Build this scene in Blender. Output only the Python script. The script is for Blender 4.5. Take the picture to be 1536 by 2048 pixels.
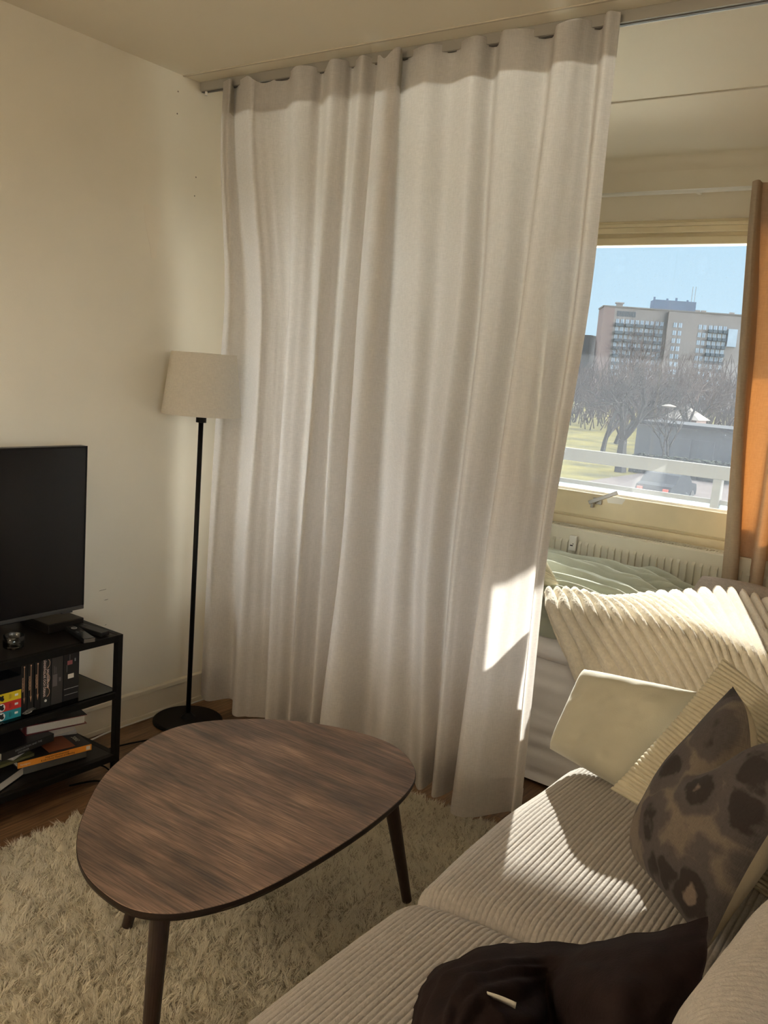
import bpy, math, random
import numpy as np
from mathutils import Matrix, Vector

for o in list(bpy.data.objects):
    bpy.data.objects.remove(o)
random.seed(7)
rng = np.random.default_rng(11)
SC = bpy.context.scene
COL_ = SC.collection

# ------------------------------------------------------------------ camera
cam_d = bpy.data.cameras.new('camera')
cam = bpy.data.objects.new('camera', cam_d)
COL_.objects.link(cam)
cam_d.sensor_fit = 'VERTICAL'
cam_d.sensor_height = 36.0
cam_d.lens = 36.0 * 1767.186 / 2048.0
cam_d.clip_start = 0.05
cam_d.clip_end = 2000
_yaw, _pit, _rol = -0.604953053, -0.158983620, 0.0784941712
_f = Vector((math.sin(_yaw) * math.cos(_pit), math.cos(_yaw) * math.cos(_pit), math.sin(_pit)))
_r = Vector((math.cos(_yaw), -math.sin(_yaw), 0))
_u = _r.cross(_f)
_r2 = _r * math.cos(_rol) + _u * math.sin(_rol)
_u2 = -_r * math.sin(_rol) + _u * math.cos(_rol)
cam.matrix_world = Matrix(((_r2.x, _u2.x, -_f.x, 2.7092), (_r2.y, _u2.y, -_f.y, 0.0), (_r2.z, _u2.z, -_f.z, 1.4782), (0, 0, 0, 1)))
SC.camera = cam

# ------------------------------------------------------------------ colour management
SC.view_settings.view_transform = 'Standard'
SC.view_settings.look = 'None'
SC.view_settings.gamma = 1.0
SC.view_settings.use_curve_mapping = False
SC.view_settings.exposure = 0.22

# ------------------------------------------------------------------ sky, sun, added fill light
SKY_LOW = (0.62, 0.83, 0.98)
SKY_HIGH = (0.30, 0.52, 0.92)
SKY_STR = 0.84
SUN_E = 10.0
FILL_GLOBE_E = 24.0
SKY_FILL_STR = 19.0
world = bpy.data.worlds.new('sky')
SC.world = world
world.use_nodes = True
nt = world.node_tree
nt.nodes.clear()
wo = nt.nodes.new('ShaderNodeOutputWorld')
bg = nt.nodes.new('ShaderNodeBackground')
tc = nt.nodes.new('ShaderNodeTexCoord')
sp = nt.nodes.new('ShaderNodeSeparateXYZ')
cr = nt.nodes.new('ShaderNodeValToRGB')
cr.color_ramp.elements[0].position = 0.0
cr.color_ramp.elements[0].color = (*SKY_LOW, 1)
cr.color_ramp.elements[1].position = 0.75
cr.color_ramp.elements[1].color = (*SKY_HIGH, 1)
e = cr.color_ramp.elements.new(0.16); e.color = (0.52, 0.77, 0.97, 1)
nt.links.new(tc.outputs['Generated'], sp.inputs[0])
nt.links.new(sp.outputs['Z'], cr.inputs[0])
# extra glow added to the higher and right-hand sky to light the room; the low sky over the roofs is clear
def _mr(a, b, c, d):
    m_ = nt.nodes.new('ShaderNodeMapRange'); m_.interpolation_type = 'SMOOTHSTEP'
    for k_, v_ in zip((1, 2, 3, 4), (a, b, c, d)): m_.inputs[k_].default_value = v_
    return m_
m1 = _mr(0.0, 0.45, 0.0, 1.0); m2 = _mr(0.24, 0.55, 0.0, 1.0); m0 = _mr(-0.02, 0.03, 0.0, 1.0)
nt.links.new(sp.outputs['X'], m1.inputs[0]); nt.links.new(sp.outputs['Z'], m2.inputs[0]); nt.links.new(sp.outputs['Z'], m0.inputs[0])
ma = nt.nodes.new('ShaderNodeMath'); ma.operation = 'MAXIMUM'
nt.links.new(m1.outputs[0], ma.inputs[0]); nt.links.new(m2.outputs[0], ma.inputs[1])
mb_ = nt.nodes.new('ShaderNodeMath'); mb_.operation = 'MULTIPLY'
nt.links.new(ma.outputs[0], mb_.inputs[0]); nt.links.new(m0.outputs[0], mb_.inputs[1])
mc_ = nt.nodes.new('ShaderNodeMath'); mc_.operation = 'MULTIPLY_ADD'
mc_.inputs[1].default_value = SKY_FILL_STR; mc_.inputs[2].default_value = SKY_STR
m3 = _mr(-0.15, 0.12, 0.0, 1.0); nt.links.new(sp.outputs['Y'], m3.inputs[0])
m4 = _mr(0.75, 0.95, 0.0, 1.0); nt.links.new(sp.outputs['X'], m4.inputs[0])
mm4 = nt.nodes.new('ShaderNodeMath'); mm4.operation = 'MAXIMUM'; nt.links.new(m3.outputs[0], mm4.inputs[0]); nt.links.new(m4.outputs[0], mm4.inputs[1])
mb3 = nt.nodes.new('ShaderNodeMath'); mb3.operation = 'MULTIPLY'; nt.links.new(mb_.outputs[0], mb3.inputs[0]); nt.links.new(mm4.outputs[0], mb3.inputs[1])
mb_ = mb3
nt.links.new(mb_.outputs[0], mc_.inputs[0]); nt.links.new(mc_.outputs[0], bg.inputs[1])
mx_ = nt.nodes.new('ShaderNodeMixRGB'); mx_.inputs[2].default_value = (0.95, 0.93, 0.88, 1)
nt.links.new(mb_.outputs[0], mx_.inputs[0]); nt.links.new(cr.outputs[0], mx_.inputs[1]); nt.links.new(mx_.outputs[0], bg.inputs[0])
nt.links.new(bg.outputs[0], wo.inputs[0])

sun_d = bpy.data.lights.new('sun', 'SUN')
sun_d.energy = SUN_E
sun_d.angle = math.radians(0.53)
sun_d.color = (1.0, 0.93, 0.82)
sun = bpy.data.objects.new('sun', sun_d)
COL_.objects.link(sun)
SUN_DIR = Vector((0.42, -1.0, -0.455)).normalized()
sun.rotation_euler = SUN_DIR.to_track_quat('-Z', 'Y').to_euler()
sun.location = (-4, 12, 8)

# ------------------------------------------------------------------ helpers
def link(o, parent=None):
    COL_.objects.link(o)
    if parent is not None:
        o.parent = parent
    return o

def obj(name, verts, faces, mat=None, parent=None, smooth=False, uv=None, tris=False):
    me = bpy.data.meshes.new(name)
    verts = np.asarray(verts, dtype=np.float32).reshape(-1, 3)
    if parent is not None:
        pm = parent.matrix_world.inverted() if parent.parent is None else parent.matrix_basis.inverted()
        off = np.array(world_loc(parent), dtype=np.float32)
        verts = verts - off
    if isinstance(faces, np.ndarray):
        n, k = faces.shape
        me.vertices.add(len(verts)); me.vertices.foreach_set('co', verts.ravel())
        me.loops.add(n * k); me.loops.foreach_set('vertex_index', faces.astype(np.int32).ravel())
        me.polygons.add(n)
        me.polygons.foreach_set('loop_start', np.arange(0, n * k, k, dtype=np.int32))
        try:
            me.polygons.foreach_set('loop_total', np.full(n, k, dtype=np.int32))
        except Exception:
            pass
        me.update(calc_edges=True)
    else:
        me.from_pydata([tuple(map(float, v)) for v in verts], [], faces)
        me.update()
    me.validate()
    if uv is not None:
        uvl = me.uv_layers.new(name='UVMap')
        li = np.zeros(len(me.loops), dtype=np.int32)
        me.loops.foreach_get('vertex_index', li)
        uvl.data.foreach_set('uv', np.asarray(uv, dtype=np.float32)[li].ravel())
    if smooth:
        me.polygons.foreach_set('use_smooth', np.ones(len(me.polygons), dtype=bool))
    if mat is not None:
        me.materials.append(mat)
    o = bpy.data.objects.new(name, me)
    return link(o, parent)

def world_loc(p):
    v = Vector((0, 0, 0))
    while p is not None:
        v += p.location
        p = p.parent
    return v

def tag(o, label=None, cat=None, group=None, kind=None):
    if label: o['label'] = label
    if cat: o['category'] = cat
    if group: o['group'] = group
    if kind: o['kind'] = kind
    return o

def thing(name, label, cat, loc=(0, 0, 0), group=None):
    o = bpy.data.objects.new(name, None)
    o.empty_display_size = 0.1
    o.location = loc
    COL_.objects.link(o)
    return tag(o, label, cat, group)

class MB:
    def __init__(self): self.v = []; self.f = []
    def add(self, v, f):
        n = len(self.v)
        self.v += [tuple(map(float, p)) for p in v]
        self.f += [tuple(i + n for i in q) for q in f]
        return self
    def box(self, lo, hi):
        x0, y0, z0 = lo; x1, y1, z1 = hi
        v = [(x0, y0, z0), (x1, y0, z0), (x1, y1, z0), (x0, y1, z0), (x0, y0, z1), (x1, y0, z1), (x1, y1, z1), (x0, y1, z1)]
        return self.add(v, [(0, 3, 2, 1), (4, 5, 6, 7), (0, 1, 5, 4), (1, 2, 6, 5), (2, 3, 7, 6), (3, 0, 4, 7)])
    def obox(self, c, ax, ay, az):
        c = Vector(c); ax = Vector(ax); ay = Vector(ay); az = Vector(az)
        v = [c + sx * ax + sy * ay + sz * az for sz in (-1, 1) for sx, sy in ((-1, -1), (1, -1), (1, 1), (-1, 1))]
        return self.add(v, [(0, 3, 2, 1), (4, 5, 6, 7), (0, 1, 5, 4), (1, 2, 6, 5), (2, 3, 7, 6), (3, 0, 4, 7)])
    def cyl(self, p0, p1, r0, r1=None, n=16, cap=True):
        if r1 is None: r1 = r0
        p0 = Vector(p0); p1 = Vector(p1)
        d = (p1 - p0).normalized()
        a = d.orthogonal().normalized(); b = d.cross(a)
        v = []
        for p, r in ((p0, r0), (p1, r1)):
            for i in range(n):
                t = 2 * math.pi * i / n
                v.append(p + a * math.cos(t) * r + b * math.sin(t) * r)
        f = [(i, (i + 1) % n, n + (i + 1) % n, n + i) for i in range(n)]
        if cap:
            f += [tuple(range(n))[::-1], tuple(range(n, 2 * n))]
        return self.add(v, f)
    def lathe(self, c, prof, n=32, close=True):
        v = []; f = []
        m = len(prof)
        for r, z in prof:
            for i in range(n):
                t = 2 * math.pi * i / n
                v.append((c[0] + r * math.cos(t), c[1] + r * math.sin(t), c[2] + z))
        for j in range(m - 1):
            for i in range(n):
                f.append((j * n + i, j * n + (i + 1) % n, (j + 1) * n + (i + 1) % n, (j + 1) * n + i))
        if close:
            f.append(tuple(range(n))[::-1]); f.append(tuple(range((m - 1) * n, m * n)))
        return self.add(v, f)
    def tube(self, pts, r, n=6):
        pts = [Vector(p) for p in pts]
        v = []; f = []
        m = len(pts)
        for k, p in enumerate(pts):
            d = (pts[min(k + 1, m - 1)] - pts[max(k - 1, 0)]).normalized()
            up = Vector((0, 0, 1)) if abs(d.z) < 0.95 else Vector((1, 0, 0))
            a = d.cross(up).normalized(); b = a.cross(d)
            rr = r[k] if isinstance(r, (list, tuple)) else r
            for i in range(n):
                t = 2 * math.pi * i / n
                v.append(p + a * math.cos(t) * rr + b * math.sin(t) * rr)
        for k in range(m - 1):
            for i in range(n):
                f.append((k * n + i, k * n + (i + 1) % n, (k + 1) * n + (i + 1) % n, (k + 1) * n + i))
        f.append(tuple(range(n))[::-1]); f.append(tuple(range((m - 1) * n, m * n)))
        return self.add(v, f)
    def build(self, name, mat=None, parent=None, smooth=False, bevel=0):
        o = obj(name, self.v, self.f, mat, parent, smooth)
        if bevel:
            b = o.modifiers.new('bevel', 'BEVEL'); b.width = bevel; b.segments = 2; b.limit_method = 'ANGLE'
        return o

def grid_faces(nu, nv, off=0):
    i, j = np.meshgrid(np.arange(nu - 1), np.arange(nv - 1), indexing='ij')
    a = (i * nv + j).ravel() + off
    return np.stack([a, a + nv, a + nv + 1, a + 1], axis=1)

def cr1(P, n):
    """Catmull-Rom through control points along axis 0, n samples per segment"""
    P = np.asarray(P, float)
    Q = np.concatenate([2 * P[:1] - P[1:2], P, 2 * P[-1:] - P[-2:-1]], axis=0)
    out = []
    m = len(P)
    for k in range(m - 1):
        p0, p1, p2, p3 = Q[k], Q[k + 1], Q[k + 2], Q[k + 3]
        for t in np.linspace(0, 1, n, endpoint=False):
            out.append(0.5 * ((2 * p1) + (-p0 + p2) * t + (2 * p0 - 5 * p1 + 4 * p2 - p3) * t ** 2 + (-p0 + 3 * p1 - 3 * p2 + p3) * t ** 3))
    out.append(P[-1])
    return np.array(out)

def surf(ctrl, n0, n1):
    A = cr1(np.asarray(ctrl, float), n0)
    return np.swapaxes(cr1(np.swapaxes(A, 0, 1), n1), 0, 1)

def normals(P):
    du = np.gradient(P, axis=0); dv = np.gradient(P, axis=1)
    n = np.cross(du, dv)
    return n / (np.linalg.norm(n, axis=2, keepdims=True) + 1e-9)

def vnoise(shape, scale, seed=0):
    """smooth value noise on an index grid, scale = cells per axis (a, b)"""
    r = np.random.default_rng(seed)
    a, b = scale
    g = r.uniform(-1, 1, (a + 3, b + 3))
    x = np.linspace(0, a, shape[0]); y = np.linspace(0, b, shape[1])
    xi = np.minimum(x.astype(int), a - 1 if a > 0 else 0); yi = np.minimum(y.astype(int), b - 1 if b > 0 else 0)
    fx = (x - xi)[:, None]; fy = (y - yi)[None, :]
    fx = fx * fx * (3 - 2 * fx); fy = fy * fy * (3 - 2 * fy)
    X = xi[:, None]; Y = yi[None, :]
    return g[X, Y] * (1 - fx) * (1 - fy) + g[X + 1, Y] * fx * (1 - fy) + g[X, Y + 1] * (1 - fx) * fy + g[X + 1, Y + 1] * fx * fy

# ------------------------------------------------------------------ materials
def mat(name, col=(0.5, 0.5, 0.5), rough=0.6, metal=0.0, spec=0.5, noise=0.0, nscale=10.0, bump=0.0, bscale=50.0, col2=None, stretch=None, sheen=0.0):
    m = bpy.data.materials.new(name)
    m.use_nodes = True
    t = m.node_tree
    b = t.nodes['Principled BSDF']
    b.inputs['Base Color'].default_value = (*col, 1)
    b.inputs['Roughness'].default_value = rough
    b.inputs['Metallic'].default_value = metal
    b.inputs['Specular IOR Level'].default_value = spec
    if sheen:
        b.inputs['Sheen Weight'].default_value = sheen
    tcn = t.nodes.new('ShaderNodeTexCoord')
    mp = t.nodes.new('ShaderNodeMapping')
    t.links.new(tcn.outputs['Object'], mp.inputs[0])
    if stretch: mp.inputs['Scale'].default_value = stretch
    n = t.nodes.new('ShaderNodeTexNoise')
    n.inputs['Scale'].default_value = nscale
    n.inputs['Detail'].default_value = 6
    t.links.new(mp.outputs[0], n.inputs[0])
    r = t.nodes.new('ShaderNodeValToRGB')
    c2 = col2 if col2 else tuple(max(0, c * (1 - noise)) for c in col)
    c1 = col if col2 else tuple(min(1, c * (1 + noise * 0.5)) for c in col)
    r.color_ramp.elements[0].position = 0.35; r.color_ramp.elements[0].color = (*c2, 1)
    r.color_ramp.elements[1].position = 0.65; r.color_ramp.elements[1].color = (*c1, 1)
    t.links.new(n.outputs['Fac'], r.inputs[0])
    t.links.new(r.outputs[0], b.inputs['Base Color'])
    if bump:
        n2 = t.nodes.new('ShaderNodeTexNoise'); n2.inputs['Scale'].default_value = bscale; n2.inputs['Detail'].default_value = 4
        t.links.new(mp.outputs[0], n2.inputs[0])
        bp = t.nodes.new('ShaderNodeBump'); bp.inputs['Strength'].default_value = bump; bp.inputs['Distance'].default_value = 0.004
        t.links.new(n2.outputs['Fac'], bp.inputs['Height'])
        t.links.new(bp.outputs[0], b.inputs['Normal'])
    return m

M = {}
M['wall'] = mat('wall_paint', (0.80, 0.735, 0.60), 0.85, noise=0.03, nscale=3, bump=0.08, bscale=220)
M['ceiling'] = mat('ceiling_paint', (0.78, 0.71, 0.57), 0.9, noise=0.02, nscale=2, bump=0.06, bscale=160)
M['trim'] = mat('cream_trim_paint', (0.78, 0.70, 0.55), 0.5, noise=0.03, nscale=6)
M['frame'] = mat('cream_window_paint', (0.80, 0.70, 0.48), 0.4, noise=0.05, nscale=9)
M['patch'] = mat('filler_patch', (0.82, 0.74, 0.60), 0.9, noise=0.02)
M['scuff'] = mat('scuff_mark', (0.22, 0.18, 0.14), 0.9)
M['white'] = mat('white_plastic', (0.8, 0.78, 0.72), 0.4)
M['whitemetal'] = mat('white_lacquer', (0.80, 0.79, 0.74), 0.35, noise=0.02)
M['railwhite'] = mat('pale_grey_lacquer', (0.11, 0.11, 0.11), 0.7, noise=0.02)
M['radiator'] = mat('radiator_enamel', (0.74, 0.70, 0.58), 0.4, noise=0.03)
M['black'] = mat('black_metal', (0.007, 0.0065, 0.006), 0.45, noise=0.2, nscale=60)
M['blackplastic'] = mat('black_plastic', (0.010, 0.010, 0.010), 0.35)
M['blackwood'] = mat('black_brown_board', (0.010, 0.0075, 0.006), 0.35, noise=0.3, nscale=12, stretch=(8, 1, 8))
M['screen'] = mat('tv_screen', (0.004, 0.004, 0.005), 0.18, spec=0.45)
M['bezel'] = mat('tv_bezel', (0.07, 0.07, 0.07), 0.4, metal=0.5)
M['alu'] = mat('curtain_track_aluminium', (0.34, 0.32, 0.28), 0.5, metal=0.1)
M['steel'] = mat('handle_steel', (0.35, 0.33, 0.30), 0.3, metal=0.9)
M['paper'] = mat('book_paper', (0.70, 0.64, 0.54), 0.8, noise=0.1, nscale=200, stretch=(1, 1, 12))
M['walnut_leg'] = mat('dark_walnut', (0.030, 0.016, 0.012), 0.4, noise=0.3, nscale=20, stretch=(6, 6, 1))
M['edge'] = mat('table_edge_band', (0.022, 0.014, 0.010), 0.5)
M['green'] = mat('sage_cotton', (0.45, 0.47, 0.38), 0.9, noise=0.06, nscale=8, bump=0.15, bscale=120)
M['sheet'] = mat('white_cotton', (0.88, 0.86, 0.85), 0.9, noise=0.04, nscale=5, bump=0.15, bscale=90)
M['blanket'] = mat('cream_fleece', (0.94, 0.86, 0.71), 0.95, noise=0.07, nscale=90, bump=0.7, bscale=260, sheen=0.3)
M['waffle'] = mat('grey_waffle_cotton', (0.46, 0.42, 0.385), 0.95, noise=0.1, nscale=60, bump=0.5, bscale=160)
M['knit'] = mat('cream_knit', (0.70, 0.66, 0.50), 0.95, noise=0.05, nscale=60, bump=0.3)
M['velvet'] = mat('olive_velvet', (0.50, 0.475, 0.375), 0.85, noise=0.08, nscale=7, bump=0.15, bscale=300, sheen=0.35)
M['ribcream'] = mat('cream_corduroy', (0.62, 0.56, 0.42), 0.9, noise=0.06, nscale=40, bump=0.35, bscale=320)
M['cord'] = mat('greige_corduroy', (0.44, 0.405, 0.37), 0.92, noise=0.10, nscale=110, bump=0.45, bscale=330, sheen=0.2)
M['sofabase'] = mat('greige_upholstery', (0.36, 0.32, 0.28), 0.95, noise=0.1, nscale=60)
M['blackcloth'] = mat('black_brown_cotton', (0.022, 0.014, 0.0135), 0.85, noise=0.2, nscale=25, bump=0.25, bscale=180)
M['creamcloth'] = mat('cream_cotton', (0.50, 0.43, 0.31), 0.9, noise=0.06, nscale=20, bump=0.2, bscale=200)
M['rug'] = mat('ivory_rug_pile', (0.96, 0.90, 0.76), 0.95, noise=0.18, nscale=18)
M['rugback'] = mat('rug_backing', (0.5, 0.44, 0.34), 0.95)
M['label'] = mat('woven_label', (0.62, 0.58, 0.50), 0.8)
M['ink'] = mat('black_ink', (0.01, 0.01, 0.01), 0.7)
M['gold'] = mat('rose_gold_foil', (0.62, 0.36, 0.22), 0.5)
M['pinkprint'] = mat('pink_foil_print', (0.55, 0.42, 0.36), 0.6)
M['greyprint'] = mat('grey_print', (0.30, 0.30, 0.29), 0.6)
M['whiteprint'] = mat('white_print', (0.75, 0.73, 0.68), 0.6)
for k_, v_ in (('black', 0.15), ('blackplastic', 0.2), ('blackwood', 0.25), ('blackcloth', 0.1), ('edge', 0.2)):
    M[k_].node_tree.nodes['Principled BSDF'].inputs['Specular IOR Level'].default_value = v_
def C_(name, c, r=0.5): 
    if name not in M: M[name] = mat(name, c, r)
    return M[name]

def wood_mat(name, ca, cb, cc, rough, along='x', planks=None, scale=1.0):
    m = bpy.data.materials.new(name); m.use_nodes = True
    t = m.node_tree; b = t.nodes['Principled BSDF']
    L = t.links.new
    tcn = t.nodes.new('ShaderNodeTexCoord'); mp = t.nodes.new('ShaderNodeMapping')
    L(tcn.outputs['Object'], mp.inputs[0])
    if along == 'x': mp.inputs['Scale'].default_value = (1.2 * scale, 14 * scale, 1)
    else: mp.inputs['Scale'].default_value = (14 * scale, 1.2 * scale, 1)
    n1 = t.nodes.new('ShaderNodeTexNoise'); n1.inputs['Scale'].default_value = 1.6; n1.inputs['Detail'].default_value = 8; n1.inputs['Roughness'].default_value = 0.65; n1.inputs['Distortion'].default_value = 0.6
    L(mp.outputs[0], n1.inputs[0])
    r = t.nodes.new('ShaderNodeValToRGB')
    r.color_ramp.elements[0].position = 0.30; r.color_ramp.elements[0].color = (*ca, 1)
    r.color_ramp.elements[1].position = 0.72; r.color_ramp.elements[1].color = (*cc, 1)
    e = r.color_ramp.elements.new(0.5); e.color = (*cb, 1)
    L(n1.outputs['Fac'], r.inputs[0])
    # fine grain
    mp2 = t.nodes.new('ShaderNodeMapping'); L(tcn.outputs['Object'], mp2.inputs[0])
    mp2.inputs['Scale'].default_value = (6 * scale, 120 * scale, 1) if along == 'x' else (120 * scale, 6 * scale, 1)
    n2 = t.nodes.new('ShaderNodeTexNoise'); n2.inputs['Scale'].default_value = 2.0; n2.inputs['Detail'].default_value = 6
    L(mp2.outputs[0], n2.inputs[0])
    mr = t.nodes.new('ShaderNodeMapRange'); mr.inputs[1].default_value = 0.35; mr.inputs[2].default_value = 0.65; mr.inputs[3].default_value = 0.55; mr.inputs[4].default_value = 1.2
    L(n2.outputs['Fac'], mr.inputs[0])
    mx = t.nodes.new('ShaderNodeMixRGB'); mx.blend_type = 'MULTIPLY'; mx.inputs[0].default_value = 1
    L(r.outputs[0], mx.inputs[1]); L(mr.outputs[0], mx.inputs[2])
    out = mx.outputs[0]
    if planks:
        br = t.nodes.new('ShaderNodeTexBrick')
        mp3 = t.nodes.new('ShaderNodeMapping'); L(tcn.outputs['Object'], mp3.inputs[0])
        if along == 'y': mp3.inputs['Rotation'].default_value = (0, 0, math.pi / 2)
        L(mp3.outputs[0], br.inputs[0])
        br.inputs['Color1'].default_value = (1, 1, 1, 1); br.inputs['Color2'].default_value = (0.78, 0.78, 0.78, 1); br.inputs['Mortar'].default_value = (0.25, 0.25, 0.25, 1)
        br.inputs['Scale'].default_value = 1; br.inputs['Mortar Size'].default_value = 0.0015
        br.inputs['Brick Width'].default_value = planks[0]; br.inputs['Row Height'].default_value = planks[1]
        m2 = t.nodes.new('ShaderNodeMixRGB'); m2.blend_type = 'MULTIPLY'; m2.inputs[0].default_value = 1
        L(out, m2.inputs[1]); L(br.outputs[0], m2.inputs[2]); out = m2.outputs[0]
    # broad blotches
    n3 = t.nodes.new('ShaderNodeTexNoise'); n3.inputs['Scale'].default_value = 5.0 * scale; n3.inputs['Detail'].default_value = 3
    L(mp.outputs[0] if False else tcn.outputs['Object'], n3.inputs[0])
    mr3 = t.nodes.new('ShaderNodeMapRange'); mr3.inputs[1].default_value = 0.3; mr3.inputs[2].default_value = 0.7; mr3.inputs[3].default_value = 0.62; mr3.inputs[4].default_value = 1.35
    L(n3.outputs['Fac'], mr3.inputs[0])
    m3 = t.nodes.new('ShaderNodeMixRGB'); m3.blend_type = 'MULTIPLY'; m3.inputs[0].default_value = 1
    L(out, m3.inputs[1]); L(mr3.outputs[0], m3.inputs[2])
    L(m3.outputs[0], b.inputs['Base Color'])
    b.inputs['Roughness'].default_value = rough
    bp = t.nodes.new('ShaderNodeBump'); bp.inputs['Strength'].default_value = 0.12; bp.inputs['Distance'].default_value = 0.002
    L(n2.outputs['Fac'], bp.inputs['Height']); L(bp.outputs[0], b.inputs['Normal'])
    return m
M['table'] = wood_mat('rustic_table_laminate', (0.090, 0.070, 0.060), (0.21, 0.135, 0.100), (0.36, 0.23, 0.165), 0.42, 'x')
M['floor'] = wood_mat('oak_laminate', (0.13, 0.065, 0.030), (0.24, 0.13, 0.065), (0.32, 0.19, 0.10), 0.4, 'y', (1.3, 0.19), 0.6)

def cloth_trans(name, col, tcol, fac, transp=0.0, weave=420.0):
    m = bpy.data.materials.new(name); m.use_nodes = True
    t = m.node_tree; L = t.links.new
    t.nodes.remove(t.nodes['Principled BSDF'])
    out = t.nodes['Material Output']
    d = t.nodes.new('ShaderNodeBsdfDiffuse'); d.inputs[0].default_value = (*col, 1)
    tr = t.nodes.new('ShaderNodeBsdfTranslucent'); tr.inputs[0].default_value = (*tcol, 1)
    mx = t.nodes.new('ShaderNodeMixShader'); mx.inputs[0].default_value = fac
    L(d.outputs[0], mx.inputs[1]); L(tr.outputs[0], mx.inputs[2])
    tcn = t.nodes.new('ShaderNodeTexCoord')
    mpn = t.nodes.new('ShaderNodeMapping'); mpn.inputs['Scale'].default_value = (1, 1, 0.12)
    L(tcn.outputs['Object'], mpn.inputs[0])
    nz = t.nodes.new('ShaderNodeTexNoise'); nz.inputs['Scale'].default_value = weave; nz.inputs['Detail'].default_value = 3
    L(mpn.outputs[0], nz.inputs[0])
    mp4 = t.nodes.new('ShaderNodeMapping'); mp4.inputs['Scale'].default_value = (0.12, 0.12, 1)
    L(tcn.outputs['Object'], mp4.inputs[0])
    nz2 = t.nodes.new('ShaderNodeTexNoise'); nz2.inputs['Scale'].default_value = weave; nz2.inputs['Detail'].default_value = 3
    L(mp4.outputs[0], nz2.inputs[0])
    ad = t.nodes.new('ShaderNodeMath'); ad.operation = 'ADD'
    L(nz.outputs['Fac'], ad.inputs[0]); L(nz2.outputs['Fac'], ad.inputs[1])
    mr = t.nodes.new('ShaderNodeMapRange'); mr.inputs[1].default_value = 0.7; mr.inputs[2].default_value = 1.3; mr.inputs[3].default_value = 0.86; mr.inputs[4].default_value = 1.0
    L(ad.outputs[0], mr.inputs[0])
    for node, c in ((d, col), (tr, tcol)):
        mc = t.nodes.new('ShaderNodeMixRGB'); mc.blend_type = 'MULTIPLY'; mc.inputs[0].default_value = 1
        mc.inputs[1].default_value = (*c, 1); L(mr.outputs[0], mc.inputs[2]); L(mc.outputs[0], node.inputs[0])
    last = mx.outputs[0]
    if transp:
        tp = t.nodes.new('ShaderNodeBsdfTransparent')
        m2 = t.nodes.new('ShaderNodeMixShader'); m2.inputs[0].default_value = transp
        L(last, m2.inputs[1]); L(tp.outputs[0], m2.inputs[2]); last = m2.outputs[0]
    L(last, out.inputs[0])
    return m
M['sheer'] = cloth_trans('white_linen_sheer', (0.72, 0.69, 0.66), (0.90, 0.855, 0.83), 0.52, 0.03)
M['rug'] = cloth_trans('ivory_rug_pile_fibre', (0.97, 0.92, 0.80), (0.97, 0.92, 0.80), 0.48, 0, 40)
M['tape'] = cloth_trans('curtain_heading_tape', (0.62, 0.58, 0.50), (0.6, 0.56, 0.5), 0.4)
M['orange'] = cloth_trans('orange_tan_cotton', (0.70, 0.56, 0.41), (0.30, 0.105, 0.022), 0.36, 0, 300)
M['shade'] = cloth_trans('white_lamp_fabric', (0.82, 0.77, 0.68), (0.85, 0.79, 0.68), 0.35, 0, 500)

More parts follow.
